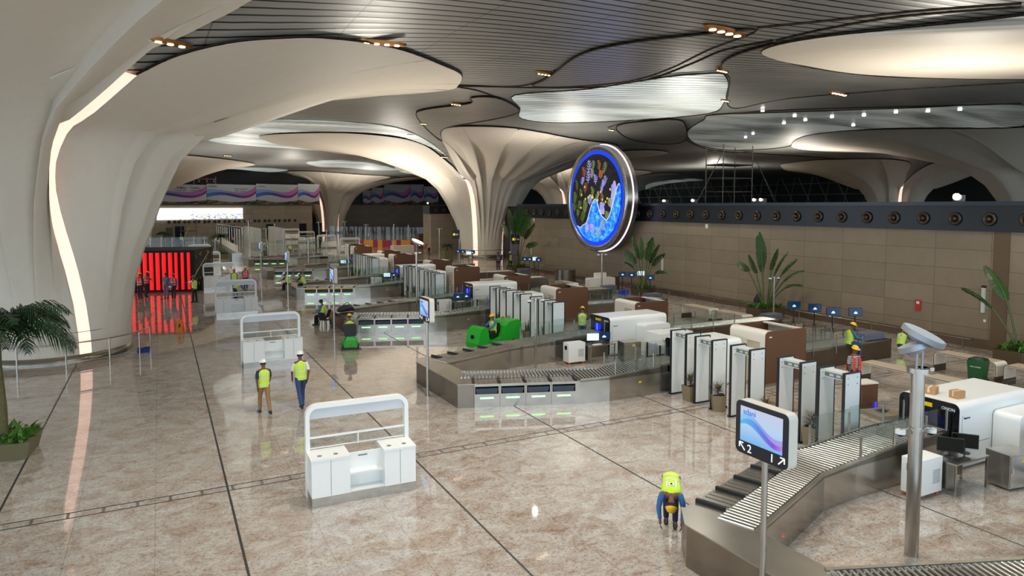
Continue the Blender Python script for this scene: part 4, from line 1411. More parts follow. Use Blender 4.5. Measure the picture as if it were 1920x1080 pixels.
cp = [(2.66, 14.36), (2.74, 28.3), (2.72, 42.35), (2.8, 56.2), (2.8, 70.6), (2.8, 84.6)] + [at(535, 449), at(561, 456), at(597, 466), at(640, 474)]
for i, (x, y) in enumerate(cp):
    rz = -.03 if i == 0 else 0
    if i == 0: ct.location = (x, y, 0); ct.rotation_euler = (0, 0, rz); tag(ct, CL[0], 'counter', 'white arched podium counters')
    else:
        o = dup(ct, (x, y, 0), rz, CL[i])
        if i >= 6: o.scale = (1.2, 1, 1)

# ============================================================ SIGN TOTEMS
def m_wavescreen():
    g = NT('wave_screen')
    tc = g.n('ShaderNodeTexCoord'); sep = g.n('ShaderNodeSeparateXYZ')
    g.l(tc.outputs['Generated'], sep.inputs[0])
    x = g.math('SUBTRACT', 1.0, sep.outputs[1]); z = sep.outputs[2]
    def wv(a, f, p, c0): return g.math('ADD', g.math('MULTIPLY', g.math('SINE', g.math('MULTIPLY_ADD', x, f, p)), a), c0)
    col = g.ramp(z, [(0, lin((120, 190, 250))), (.5, lin((190, 220, 250))), (1, lin((206, 214, 240)))])
    hue = g.ramp(x, [(0, lin((70, 200, 250))), (.5, lin((90, 130, 240))), (.8, lin((130, 70, 225))), (1, lin((190, 130, 235)))])
    hue2 = g.ramp(x, [(0, lin((140, 215, 250))), (.6, lin((150, 160, 240))), (1, lin((180, 160, 240)))])
    def band(lo, hi, c, cc): return g.mix(g.math('MULTIPLY', g.math('GREATER_THAN', z, lo), g.math('LESS_THAN', z, hi)), cc, c)
    col = band(wv(.22, 4.2, 1.1, .30), wv(.22, 4.6, .7, .58), hue2, col)
    col = band(wv(.22, 4.4, .8, .30), wv(.23, 4.7, .5, .45), hue, col)
    g.l(col, g.b.inputs['Emission Color']); g.b.inputs['Emission Strength'].default_value = .85
    g.b.inputs['Base Color'].default_value = (.02, .02, .02, 1)
    return g.m
WAVE = m_wavescreen()
SIGNB = mat('sign_black', (16, 18, 22), .35)
SIGNW = mat('sign_casing', (206, 202, 192), .35)
SIGNT = mat('sign_lettering', (235, 235, 235), .5, emit=(235, 235, 235), es=.5)
def totem(x, y, num, lab, zt=3.36, detail=True, sc=1.0):
    t = empty('gate_sign', (x, y, 0), 0, lab, 'sign', 'lane number signs on posts')
    W_, H = .98 * sc, .80 * sc
    b = MB(); b.cyl((0, 0, 0), (0, 0, zt - .2), .045, n=14); b.cyl((0, 0, 0), (0, 0, .02), .09, n=14); b.build('post', STEEL, t)
    b = MB(); b.rslab((-.09, -W_ / 2, zt - H), Y1, Z1, X1, W_, H, .17, .09); cs = b.build('casing', SIGNW, t)
    b = MB(); b.rslab((-.10, -W_ / 2 + .005, zt - H + .005), Y1, Z1, X1, W_ - .01, H - .01, .012, .088); b.build('face', SIGNB, cs)
    b = MB(); b.box(-.106, -.099, -W_ / 2 + .10, W_ / 2 - .10, zt - H + .20, zt - .08); b.build('screen', WAVE, cs)
    rot = (PI / 2, 0, -PI / 2)
    if detail:
        a, c = num
        for (s_, yy) in ((a, W_ / 2 - .24), (c, -W_ / 2 + .32)):
            text(s_, .17, SIGNT, (-.104, yy, zt - H + .05), rot, cs, 'numeral')
        def arrow(cy_, sx):
            b = MB()
            z0, z1 = zt - H + .06, zt - H + .165
            d = .105
            # sx=+1: pointing up-left as seen from the front (towards +Y)
            p, q = (cy_ - sx * d / 2, z0), (cy_ + sx * d / 2, z1)
            def seg(a_, b_):
                v = Vector((b_[0] - a_[0], b_[1] - a_[1])); n_ = Vector((-v.y, v.x)).normalized() * .009
                vs_ = [(a_[0] + n_.x, a_[1] + n_.y), (a_[0] - n_.x, a_[1] - n_.y), (b_[0] - n_.x, b_[1] - n_.y), (b_[0] + n_.x, b_[1] + n_.y)]
                b.add([(-.106, u_, w2) for u_, w2 in vs_] + [(-.100, u_, w2) for u_, w2 in vs_], [(0, 1, 2, 3), (7, 6, 5, 4), (0, 4, 5, 1), (1, 5, 6, 2), (2, 6, 7, 3), (3, 7, 4, 0)])
            seg(p, q); seg(q, (q[0] - sx * .075, q[1])); seg(q, (q[0], q[1] - .075))
            b.build('arrow', SIGNT, cs)
        arrow(W_ / 2 - .14, 1); arrow(-W_ / 2 + .11, -1)
        text('adani', .12, mat('logo_blue', (40, 110, 190), .5, emit=(40, 110, 200), es=.6), (-.108, W_ / 2 - .15, zt - .19), rot, cs, 'logo')
    return t
totem(7.75, 7.05, ('2', '1'), 'nearest lane sign, a black-faced screen with a wave picture and the numerals 2 and 1', 3.42)
totem(7.78, 21.38, ('4', '3'), 'black lane sign on a post in front of the second screening lane', 3.3)
totem(7.8, 35.2, ('6', '5'), 'third lane sign from the near end, beside the man on the black chair', 3.2)
totem(7.8, 49.4, ('8', '7'), 'fourth lane sign from the near end, by the two men seated on the lane', 3.2, False)
totem(7.8, 63.5, ('10', '9'), 'fifth lane sign, farthest down the hall', 3.2, False)

# ============================================================ CAMERA AND FLOODLIGHT POLES
DOME = mat('camera_dome', (30, 32, 36), .1)
def dome_cam(b_parent, x, y, z):
    b = MB(); b.cyl((x, y, z), (x, y, z + .07), .085, n=14); o = b.build('camera', WHITE, b_parent)
    b = MB(); b.ball((x, y, z), .06, 10); b.build('camera_dome', DOME, o)
def pole(x, y, h, lab, cams=0, flood=False, lit=False, r=.05, rz=0.0, camz=None):
    t = empty('camera_pole' if not flood else 'floodlight_pole', (x, y, 0), rz, lab, 'pole', 'steel poles of the hall')
    b = MB(); b.cyl((0, 0, 0), (0, 0, h), r, n=18); b.build('pole', STEEL, t)
    if cams:
        zc = camz or h - .12
        b = MB(); b.cyl((0, 0, zc + .06), (0, 0, zc + .11), r + .03, n=16); b.cyl((-.3, 0, zc + .08), (.3, 0, zc + .08), .018, n=6); b.build('bracket', STEEL, t)
        for s in (-.3, .3): dome_cam(t, s, 0, zc)
    if flood:
        b = MB(); b.cyl((0, 0, h), (0, 0, h + .09), r + .07, n=18); b.box(0, .26, -.07, .07, h + .03, h + .09); b.build('collar', STEEL, t)
        for (ox, oz, rr, tilt, ax) in ((.05, .62, .37, .55, 0), (-.08, .42, .26, -.5, 0)):
            if rr < .3 and lit: continue
            n_ = Vector((math.sin(tilt) * .6, -math.sin(tilt) * .5, math.cos(tilt))).normalized()
            c = Vector((ox, 0, h + oz))
            b = MB(); b.cyl(c, c + n_ * .09, rr, rr, 28); b.cyl(c - n_ * .07, c, rr * .55, rr * .7, 20); hd = b.build('lamp_head', mat('grey_lamp_body', (150, 156, 164), .4, .4), t)
            b = MB(); b.cyl(c + n_ * .091, c + n_ * .098, rr * .93, rr * .93, 28)
            b.build('lens', mat('lit_lens', (255, 220, 170), .3, emit=(255, 206, 150), es=14) if lit else mat('grey_lens', (176, 186, 194), .3), hd)
            b = MB(); b.tube([(ox - rr * .2, -.12, h + .09), (ox - rr * .2, -.12, h + oz)], .02, 6); b.build('yoke', MATS['grey_lamp_body'], t)
    return t
pole(11.95, 7.47, 3.35, 'thick near steel pole at right with two grey disc floodlights and two dome cameras', 2, True, False, .115, -.35, 2.25)
pole(12.9, 23.2, 2.75, 'steel pole with two white dome cameras inside the V of the second lane', 2)
pole(13.0, 37.4, 3.6, 'steel pole topped by a glowing orange-white floodlight', 0, True, True)
pole(*at(654, 535), 3.2, 'plain steel pole with a black clamp inside the V of the fourth lane', 2)
pole(*at(579, 504), 3.1, 'steel camera pole inside the V of the fifth lane', 2)
pole(26.76, 38.84, 3.1, 'steel camera pole standing in front of the round artwork', 2)
pole(29.6, 26.6, 2.5, 'steel camera pole in front of the traveller palm on the right', 2)
for i, (u, v, h) in enumerate([(824, 482, 3.6), (739, 474, 3.9), (687, 462, 3.5), (943, 502, 2.9), (598, 455, 3.6), (613, 470, 3.0), (467, 466, 4.2), (532, 470, 3.0), (500, 470, 3.2), (516, 462, 3.6), (647, 452, 3.6), (766, 462, 3.4)]):
    pole(*at(u, v), h, 'thin distant steel camera pole, %s' % ['left of the far stone block', 'behind the yellow and red barriers', 'at the left end of the barriers', 'near the second column\'s light strip', 'in front of the farthest column at its left', 'among the distant white counters', 'at the left near the far glass gates', 'between the distant lanes, left one', 'beside the far sign', 'behind the far glass gates', 'in front of the farthest column at its right', 'beside the far brown crates'][i], 1 if i % 2 == 0 else 0, r=.06)

# ============================================================ WATERFALL BENCHES
BTOP = mat('bench_top_stone', (186, 170, 148), .4, noise=.04, nscale=20)
def bench(x, y, lab, L=2.2, W_=.72, H=.76):
    t = empty('repacking_table', (x, y, 0), 0, lab, 'table', 'white waterfall tables')
    b = MB(); b.frame((0, 0, 0), Y1, Z1, X1, L, H, W_, .12, .045, 8, bottom=False); sh = b.build('shell', WHITEW, t)
    b = MB(); b.rslab((.02, .13, H + .001), X1, Y1, Z1, W_ - .04, L - .26, .006, .01); b.build('top_panel', BTOP, t)
    for yy in (-.004, L - .046):
        b = MB(); b.box(-.006, W_ + .006, yy, yy + .05, 0, .26); b.build('foot_panel', mat('dark_foot', (78, 66, 54), .4), t)
    b = MB(); b.frame((-.008, .0, 0), Y1, Z1, X1, L, H, .006, .12, .02, 8, bottom=False); b.build('edge_line', mat('edge_brown', (84, 72, 58), .5), sh)
    return t
for (x, y, lab) in [(26.2, 13.6, 'white waterfall table beside the green wheeled bin, near the wall'), (26.2, 11.15, 'white waterfall table at the right edge, cut off by the frame'), (22.1, 13.85, 'white waterfall table behind the striped-shirt man'), (22.1, 11.5, 'white waterfall table right behind the nearest scanner'),
                    (26.2, 27.9, 'farther of two white waterfall tables before the bumper rail'), (26.2, 25.5, 'nearer of two white waterfall tables before the bumper rail'), (26.2, 42.0, 'white waterfall table far back near the artwork pole'), (25.2, 39.7, 'white low table between the far exit conveyors')]:
    bench(x, y, lab)

# ============================================================ PODIUMS, CRATES, BINS, BAGS
def boxthing(name, x, y, z, w_, d, h, m, lab, cat, group=None, rz=0.0, extra=None):
    t = empty(name, (x, y, z), rz, lab, cat, group)
    b = MB(); b.rslab((0, 0, 0), X1, Y1, Z1, w_, d, h, min(w_, d) * .08, seg=3); b.build('body', m, t)
    if extra: extra(t, w_, d, h)
    return t
def lidded(mm):
    def f(t, w_, d, h):
        b = MB(); b.rslab((-.01, -.01, h), X1, Y1, Z1, w_ + .02, d + .02, .04, .03, seg=3); b.build('top', mm, t)
    return f
boxthing('supervisor_podium', 19.3, 13.8, 0, .62, .5, .76, BROWN, 'brown podium with a white top beside the detector at right', 'podium', None, -.2, lidded(WHITEW))
boxthing('supervisor_podium', 18.0, 31.9, 0, .62, .5, .76, BROWN, 'brown podium with a white top behind the second row of detectors', 'podium', None, 0, lidded(WHITEW))
boxthing('white_plinth_desk', 16.9, 29.3, 0, .9, .5, .95, WHITEW, 'white rounded desk behind the worker at the second row of detectors', 'desk', None, 0, lidded(WHITE))
boxthing('granite_step', 18.7, 12.75, 0, .95, .8, .12, mat('step_stone', (146, 126, 106), .35, noise=.1, nscale=9), 'low square stone step with loose cables on top, in front of the podium', 'step', None, -.2)
boxthing('granite_step', 17.2, 14.5, 0, .7, 1.2, .1, MATS['step_stone'], 'low stone step between the detectors and the tall booth', 'step', None, 0)
b = MB()
for q in range(9):
    b.tube([(R.uniform(-.2, .2), R.uniform(-.14, .14), .015 + R.uniform(0, .03)) for _ in range(5)], .008, 5)
tag(b.build('loose_cable', mat('grey_cable', (70, 76, 66), .6), loc=(19.25, 13.1, .12)), 'small heap of grey cable lying on the low stone step', 'cable')
CARD = mat('cardboard', (176, 134, 88), .7)
def carton(t, w_, d, h):
    b = MB(); b.box(.0, w_, d * .42, d * .58, h, h + .004); b.box(-.003, 0, d * .42, d * .58, h * .3, h); b.build('packing_tape', mat('pale_tape', (220, 206, 180), .4), t)
boxthing('cardboard_box', 17.0, 10.18 , 1.62, .34, .30, .17, CARD, 'open cardboard box on top of the nearest scanner', 'box', 'cardboard boxes on the scanner', .3, carton)
boxthing('cardboard_box', 17.12, 9.72, 1.62, .30, .22, .18, CARD, 'sealed cardboard box with pale tape on top of the nearest scanner', 'box', 'cardboard boxes on the scanner', -.1, carton)
# wheeled bin
t = empty('wheeled_bin', (25.75, 13.95, 0), .15, 'dark green plastic wheeled bin standing in front of a white table', 'bin')
GRN = mat('bin_green', (20, 84, 40), .45)
b = MB(); b.add([(-.2, -.22, .06), (.2, -.22, .06), (.2, .22, .06), (-.2, .22, .06), (-.26, -.27, .86), (.26, -.27, .86), (.26, .27, .86), (-.26, .27, .86)], [(3, 2, 1, 0), (0, 1, 5, 4), (1, 2, 6, 5), (2, 3, 7, 6), (3, 0, 4, 7), (4, 5, 6, 7)]); b.build('body', GRN, t)
b = MB(); b.loft([((0, 0, .86), (.30, 0, 0), (0, .34, 0)), ((0, 0, .92), (.29, 0, 0), (0, .33, 0)), ((0, 0, .96), (.15, 0, 0), (0, .18, 0))], 4); b.v = [(x * math.cos(.785) - y * math.sin(.785), x * math.sin(.785) + y * math.cos(.785), z) for x, y, z in b.v]; b.build('lid', mat('lid_green', (14, 48, 26), .45), t)
for s in (-1, 1):
    b = MB(); b.cyl((.2, s * .2, .09), (.2, s * .26, .09), .09, n=14); b.build('wheel', BLACK, t)
text('wet waste', .08, WHITE, (-.252, .16, .62), (PI / 2, 0, -PI / 2), t)
# grey tray stacks on the far conveyors
GT = mat('grey_tray_stack', (98, 104, 116), .5)
def ribs(t, w_, d, h):
    for q in range(4):
        b = MB(); b.box(-.015, w_ + .015, -.015, d + .015, h * (.12 + .22 * q), h * (.12 + .22 * q) + .02); b.build('tray_rim', mat('tray_rim', (120, 126, 138), .5), t)
for i, (u, v, lab) in enumerate([(1583, 652, 'stack of grey trays at the end of the second lane\'s exit conveyor'), (1440, 605, 'stack of grey trays below the traveller palm'), (1215, 557, 'long low stack of grey trays beyond the third lane'), (1133, 540, 'stack of grey trays behind the pole of the artwork'), (975, 505, 'stack of grey trays near the three guards'), (845, 492, 'grey tray stack near the far stone block')]):
    x, y = at(u, v, .76 if i != 1 else .5)
    z = .79 if i == 0 else 0
    if i == 0: x, y = 25.6, 18.25
    elif i == 1: x, y = at(1440, 612)
    else: x, y = at(u, v + 12)
    boxthing('tray_stack', x, y, z, 1.25 if i == 0 else 1.1, .6, .27 if i == 0 else .6, GT, lab, 'trays', 'stacks of grey trays', 0, ribs)
b = MB(); b.lathe([(.001, 0), (.035, 0), (.035, .14), (.012, .18), (.012, .22), (.03, .23), (.001, .24)], n=12)
tag(b.build('spray_bottle', mat('clear_blue_plastic', (130, 190, 210), .2), loc=(25.35, 18.2, .79)), 'small clear blue spray bottle beside the tray stack', 'bottle')
# standing monitors by the exit tables
for i, (u, v) in enumerate([(1488, 602), (1527, 608), (1561, 616), (1603, 617)]):
    x, y = at(u, v, .8)
    x += .0
    tb = empty('search_table', (x - .45, y - .30, 0), 0, 'small steel search table under the %s standing monitor from the left' % ['first', 'second', 'third', 'fourth'][i], 'table', 'steel search tables')
    b = MB(); b.box(0, .9, 0, .6, .72, .76); b.build('top', STEEL, tb)
    for (xx, yy) in ((.02, .02), (.84, .02), (.02, .54), (.84, .54)):
        b = MB(); b.box(xx, xx + .04, yy, yy + .04, 0, .72); b.build('leg', STEEL, tb)
    monitor('standing_monitor', (x, y, .762), -.45, SCRB, '%s blue-screened standing monitor from the left, before the stone wall' % ['first', 'second', 'third', 'fourth'][i], w_=.62, h_=.38, stand=.0, tall=.62, group='blue monitors on black posts')
for i, (u, v) in enumerate([(1167, 545), (1184, 546), (1201, 543), (1219, 553), (984, 508), (993, 508), (1002, 508), (1010, 510), (859, 489), (868, 490), (879, 494), (886, 492)]):
    x, y = at(u, v + 6)
    lab = '%s small blue monitor %s' % (['first', 'second', 'third', 'fourth'][i % 4], ['below the second traveller palm', 'right of the three guards', 'at the foot of the second column'][i // 4])
    monitor('standing_monitor', (x, y, 0), -.5, SCRB if i % 4 != 2 else SCRW, lab, w_=.55, h_=.36, stand=0, tall=1.25, group='blue monitors on black posts')
# shrouded black object and litter bins near the wall
b = MB(); b.lathe([(.34, 0), (.34, .06), (.2, .1), (.24, .3), (.3, .55), (.27, .8), (.16, .98), (.10, 1.12), (.001, 1.16)], n=14)
tag(b.build('wrapped_stand', mat('black_wrap', (12, 13, 15), .55, bump=.4, nscale=6), loc=(*at(1422, 585), 0)), 'black plastic-wrapped stand on the floor left of the traveller palm', 'stand')
b = MB(); b.cyl((0, 0, 0), (0, 0, 1.1), .85, n=28)
tag(b.build('round_desk', STEELD, loc=(*at(1060, 530), 0)), 'round steel-clad drum by the first traveller palm', 'drum')
t = empty('reception_desk', (at(1118, 540)[0] - 1.6, at(1118, 540)[1] - 1.5, 0), 0, 'white stepped reception desk with a brown end beyond the third lane', 'desk')
b = MB(); b.rslab((0, 0, 0), X1, Z1, Y1, 2.3, .95, .6, .1, (0, 0, 1, 1)); b.build('front', WHITEW, t)
b = MB(); b.rslab((.6, .3, .9), X1, Z1, Y1, 1.1, .42, .1, .08, (0, 0, 1, 1)); b.build('upstand', WHITEW, t)
b = MB(); b.box(2.3, 2.7, 0, .6, 0, .98); b.build('side_unit', BROWN, t)
# wall furniture on the right wall
for i, (yy) in enumerate((17.37, 39.17, 61.0 - 2.2)):
    t = empty('wall_light', (WX - .06, yy, 1.62), 0, 'slim pale vertical wall light on the stone wall, %s' % ['near the pilaster at right', 'left of the traveller palm', 'at the far end of the wall'][i], 'light', 'slim wall lights')
    b = MB(); b.box(-.05, .05, -.07, .07, 0, 1.1); b.build('diffuser', mat('frosted_tube', (206, 206, 196), .4), t)
    b = MB(); b.box(-.05, .05, -.075, .075, 1.1, 1.2); b.build('cap', BLACK, t)
t = empty('fire_call_point', (WX - .03, 20.3, 1.32), 0, 'small red fire call point on the stone wall', 'alarm')
b = MB(); b.box(-.03, .0, -.13, .13, 0, .2); b.build('bell_plate', mat('alarm_red', (196, 40, 36), .5), t)
b = MB(); b.box(-.03, .0, -.13, .13, .24, .52); b.build('sign_plate', MATS['alarm_red'], t)
b = MB(); b.box(-.035, -.03, -.07, .07, .32, .44); b.build('pictogram', WHITE, t)
tag(MB().box(-.02, 0, -.05, .05, 0, .12).build('wall_switch', WHITE, loc=(WX - .01, 17.0 + .3, 1.2)), 'small white switch plate below the near wall light', 'switch')
for i, (u, v) in enumerate([(1326, 424), (1002, 412), (988, 422)]):
    p = on_x(u, v, WX)
    tag(MB().box(-.06, 0, -.1, .1, -.14, .14).build('wall_sensor', WHITE, loc=(WX - .01, p[1], p[2])), 'small white sensor box high on the wall, %s' % ['above the right part of the wall', 'near the far end, upper', 'near the far end, lower'][i], 'sensor', 'white wall sensors')

# ============================================================ THE ROUND ARTWORK
def artwork():
    cx, cy_, cz, rad = 30.9, 45.2, 6.95, 4.15
    t = empty('round_artwork', (cx, cy_, cz), 0, 'huge backlit round artwork of plants over a blue landscape in a steel ring', 'artwork')
    N = 72
    def disc(r, x0, x1, m, nm, par=t):
        b = MB(); b.cyl((x0, 0, 0), (x1, 0, 0), r, n=N); return b.build(nm, m, par)
    disc(rad, -.35, .55, STEELD, 'drum')
    b = MB()
    P = [(rad, -.36), (rad, -.46), (rad - .36, -.46), (rad - .44, -.36)]
    vs_, n_ = [], N
    for (r, x) in P:
        for i in range(n_):
            a = 2 * PI * i / n_; vs_.append((x, r * math.cos(a), r * math.sin(a)))
    b.add(vs_, [(j * n_ + i, j * n_ + (i + 1) % n_, (j + 1) * n_ + (i + 1) % n_, (j + 1) * n_ + i) for j in range(3) for i in range(n_)], True)
    b.build('steel_ring', STEEL, t)
    b = MB(); b.tube([(.12, (rad + .02) * math.cos(2 * PI * i / N), (rad + .02) * math.sin(2 * PI * i / N)) for i in range(N)], .05, 6, True)
    b.build('edge_light', mat('lilac_led', (220, 210, 255), .5, emit=(214, 200, 255), es=3), t)
    disc(rad - .42, -.40, -.36, mat('blue_ring_light', (20, 60, 220), .3, emit=(16, 62, 235), es=.9), 'blue_ring')
    g = NT('art_night')
    nz = g.n('ShaderNodeTexNoise', Scale=6.0, Detail=5.0); tc = g.n('ShaderNodeTexCoord'); g.l(tc.outputs['Object'], nz.inputs['Vector'])
    c = g.ramp(nz.outputs['Fac'], [(.45, lin((8, 8, 12))), (.7, lin((44, 34, 40)))])
    g.l(c, g.b.inputs['Base Color']); g.l(c, g.b.inputs['Emission Color']); g.b.inputs['Emission Strength'].default_value = .6
    disc(rad - .72, -.44, -.40, g.m, 'night_panel')
    # blue landscape
    g = NT('art_blue')
    nz = g.n('ShaderNodeTexNoise', Scale=2.2, Detail=7.0, Roughness=.7); tc = g.n('ShaderNodeTexCoord'); g.l(tc.outputs['Object'], nz.inputs['Vector'])
    c = g.ramp(nz.outputs['Fac'], [(.36, lin((10, 50, 170))), (.5, lin((30, 120, 240))), (.66, lin((110, 200, 250)))])
    g.l(c, g.b.inputs['Base Color']); g.l(c, g.b.inputs['Emission Color']); g.b.inputs['Emission Strength'].default_value = 1.1
    r = rad - .72
    def top(s):   # s: -1 (left as seen) .. 1 (right)
        return -2.3 + 2.55 * math.exp(-((s + .02) / .24) ** 2) * .75 + 2.6 / (1 + math.exp(-(s - .72) / .07)) + .55 * (s + .6) * (s > -.6) + .06 * math.sin(23 * s)
    def flat(poly, x, m, nm, par):
        b = MB(); n_ = len(poly)
        b.add([(x, p[0], p[1]) for p in poly] + [(x + .012, p[0], p[1]) for p in poly], [tuple(range(n_)), tuple(range(2 * n_ - 1, n_ - 1, -1))] + [(i, n_ + i, n_ + (i + 1) % n_, (i + 1) % n_) for i in range(n_)])
        return b.build(nm, m, par)
    A = []
    S = [(-1 + 2 * i / 60) for i in range(61)]
    for s in S:
        lim = math.sqrt(max(0, 1 - s * s)) * r
        A.append((-s * r, max(-lim, min(lim, top(s)))))
    for s in reversed(S):
        lim = math.sqrt(max(0, 1 - s * s)) * r
        A.append((-s * r, -lim))
    flat(A, -.46, g.m, 'blue_landscape', t)
    WH = mat('art_white', (220, 220, 235), .4, emit=(215, 220, 240), es=.7)
    b = MB(); b.tube([(-.465, -s * r, max(-math.sqrt(max(0, 1 - s * s)) * r, top(s))) for s in S if abs(top(s)) < math.sqrt(max(0, 1 - s * s)) * r], .035, 5); b.build('shoreline', WH, t)
    cols = [((96, 116, 52), .5), ((150, 150, 210), .75), ((170, 176, 150), .5), ((166, 104, 66), .5), ((126, 140, 90), .5), ((186, 160, 200), .7), ((220, 110, 120), .7)]
    cm = [mat('art_ink_%d' % i, c_, .5, emit=c_, es=e) for i, (c_, e) in enumerate(cols)]
    RR = random.Random(11)
    k = 0
    def fern(y, z, h, lean, m, leafl, wd, n_):
        b = MB()
        pts = [(-.47, y + lean * (q / 8) ** 2 + .05 * math.sin(q), z + h * q / 8) for q in range(9)]
        b.tube(pts, .028, 5)
        for q in range(1, n_):
            f = q / n_
            i = f * 8; a = int(i); fr = i - a
            p = [pts[a][j] + (pts[min(a + 1, 8)][j] - pts[a][j]) * fr for j in range(3)]
            L = leafl * math.sin(PI * (.15 + .8 * f)) + .05
            for s in (-1, 1):
                e = (-.47, p[1] + s * L, p[2] + L * .55)
                mid = (-.47, p[1] + s * L * .5, p[2] + L * .2)
                b.tube([p, mid, e], [.01, wd, .006], 5)
        b.build('plant_motif', m, t)
    spots = []
    for _ in range(400):
        s, z = RR.uniform(-.9, .9), RR.uniform(-3.2, 2.7)
        if z < top(s) - .1 or math.hypot(s * r, z) > r - .3 or math.hypot(s * r, z + .9) > r - .25: continue
        if min([9] + [math.hypot((s - a) * r, z - c_) for a, c_ in spots]) < .58: continue
        spots.append((s, z))
        m = cm[0] if s < -.45 and RR.random() < .75 else cm[RR.choice([1, 2, 3, 4, 5, 1, 6 if RR.random() < .4 else 4])]
        h = RR.uniform(.6, 1.1)
        h = min(h, math.sqrt(max(.01, (r - .1) ** 2 - (s * r) ** 2)) - z)
        fern(-s * r, z, h, RR.uniform(-.25, .25), m, RR.uniform(.16, .32), RR.uniform(.03, .055), RR.choice([5, 6, 8]))
    for s, z in [(-.1, -2.6), (.15, -2.9), (-.3, -2.5), (.32, -2.3)]:
        fern(-s * r, z - .2, .8, .1, cm[5] if s < 0 else cm[2], .3, .05, 6)
    for _ in range(16):
        s, z = RR.uniform(-.6, .6), RR.uniform(-1.2, 1.0)
        if z < top(s) + .1: continue
        b = MB(); b.ball((-.48, -s * r, z), .085, 8, (.3, 1, 1.2)); b.build('fruit_motif', mat('art_yellow', (226, 206, 50), .4, emit=(226, 206, 50), es=.9), t)
    # lilac rock on the right, small hill in the middle
    for (s0, z0, hw, hh) in ((.74, -.9, .42, 2.3), (.28, -1.25, .3, .9)):
        P = [(-(s0 * r) + hw * math.cos(a) * (1 + .12 * math.sin(5 * a)), z0 + hh * max(0, math.sin(a)) ** .8 * .95) for a in [PI * i / 20 for i in range(21)]]
        flat(P, -.452, mat('art_lilac', (176, 170, 226), .5, emit=(170, 164, 226), es=.7, noise=.3, nscale=9), 'lilac_rock', t)
    return t
artwork()

# ============================================================ PLANTS
LEAF = mat('banana_leaf', (40, 74, 28), .42, noise=.4, nscale=3)
LEAF2 = mat('dark_palm_leaf', (26, 54, 26), .45, noise=.4, nscale=5)
BUSH = mat('bright_bush', (58, 98, 26), .5, noise=.5, nscale=7)
TRUNK = mat('palm_trunk', (84, 78, 44), .7, noise=.3, nscale=12, bump=.3)
def big_leaf(b, base, az, el, Ls, Ll, w_, droop, RR):
    "long petiole then a broad torn blade"
    p = Vector(base); e = el
    pts = [p.copy()]
    for i in range(6):
        p = p + Vector((math.cos(az) * math.cos(e), math.sin(az) * math.cos(e), math.sin(e))) * (Ls / 6); pts.append(p.copy()); e -= droop * .06
    stem = pts
    n = 16
    rib = [p.copy()]
    for i in range(n):
        p = p + Vector((math.cos(az) * math.cos(e), math.sin(az) * math.cos(e), math.sin(e))) * (Ll / n); rib.append(p.copy()); e -= droop / n
    a_ = az + RR.uniform(-.6, .6)
    side = Vector((-math.sin(a_), math.cos(a_), RR.uniform(-.5, .5))).normalized()
    for s in (-1, 1):
        for i in range(n):
            f0, f1 = i / n, (i + 1) / n
            w0 = w_ * (math.sin(PI * min(1, f0 * .92 + .06)) ** .6)
            w1 = w_ * (math.sin(PI * min(1, f1 * .92 + .06)) ** .6) * RR.uniform(.82, 1)
            q0, q1 = rib[i], rib[i + 1]
            dz = Vector((0, 0, -.35 * w0 - RR.uniform(0, .1) * w_))
            sl = (q1 - q0) * .35
            g_ = (q1 - q0) * RR.uniform(0, .22)
            vs_ = [q0, q1 - g_ * .1, q1 + side * s * w1 + dz + sl - g_, q0 + side * s * w0 + dz + sl]
            mid0 = q0 + side * s * w0 * .5 + Vector((0, 0, .03)); mid1 = q1 + side * s * w1 * .5 + Vector((0, 0, .03)) - g_ * .5
            b.add([q0, q1, mid1, mid0, vs_[2], vs_[3]], [(0, 1, 2, 3), (3, 2, 4, 5)], True)
    return stem, rib
def traveller(x, y, lab, azf, spec, seed, pot=(1.9, 1.1, .6), bush=True):
    RR = random.Random(seed)
    t = empty('traveller_palm', (x, y, 0), 0, lab, 'palm', 'potted traveller palms along the stone wall')
    b = MB(); b.rslab((-pot[0] / 2, -pot[1] / 2, 0), X1, Y1, Z1, pot[0], pot[1], pot[2], .04); pl = b.build('planter', mat('bronze_planter', (96, 78, 56), .5, .3), t)
    stems = MB()
    for (side, el, Ls, Ll, w_, dr) in spec:
        b = MB()
        st, rib = big_leaf(b, (side * .12 * math.cos(azf), side * .12 * math.sin(azf), pot[2] - .05), azf if side > 0 else azf + PI, el, Ls, Ll, w_, dr, RR)
        b.build('leaf', LEAF, t)
        stems.tube(st + rib[1:-2], [.045 - .032 * q / (len(st) + len(rib) - 3) for q in range(len(st) + len(rib) - 3)], 6)
    stems.build('stems', mat('green_stem', (84, 96, 48), .5), t)
    if bush:
        b = MB()
        for q in range(170):
            blade(b, (RR.uniform(-pot[0] / 2, pot[0] / 2) * .95, RR.uniform(-pot[1] / 2, pot[1] / 2) * .95, pot[2] - .02), RR.uniform(0, 2 * PI), RR.uniform(.3, 1.4), RR.uniform(.25, .5), .06, .8, 3)
        b.build('underplanting', BUSH, t)
    return t
AZ = -PI / 2
traveller(30.5, 28.0, 'traveller palm with torn leaves right of centre, before the middle of the stone wall', AZ + PI, [(1, 1.52, 2.3, 2.0, .34, .1), (1, 1.5, 2.0, 2.1, .3, .15), (1, 1.12, 2.3, 1.0, .3, .7), (-1, 1.4, 2.0, 1.6, .26, .5), (-1, 1.2, 2.2, 1.4, .3, .55), (-1, 1.08, 1.9, 1.6, .26, .7), (-1, .95, 1.7, 1.3, .22, .9), (1, 1.3, 2.0, 1.2, .28, .3), (-1, 1.5, 2.2, 1.3, .24, .3)][:9], 3)
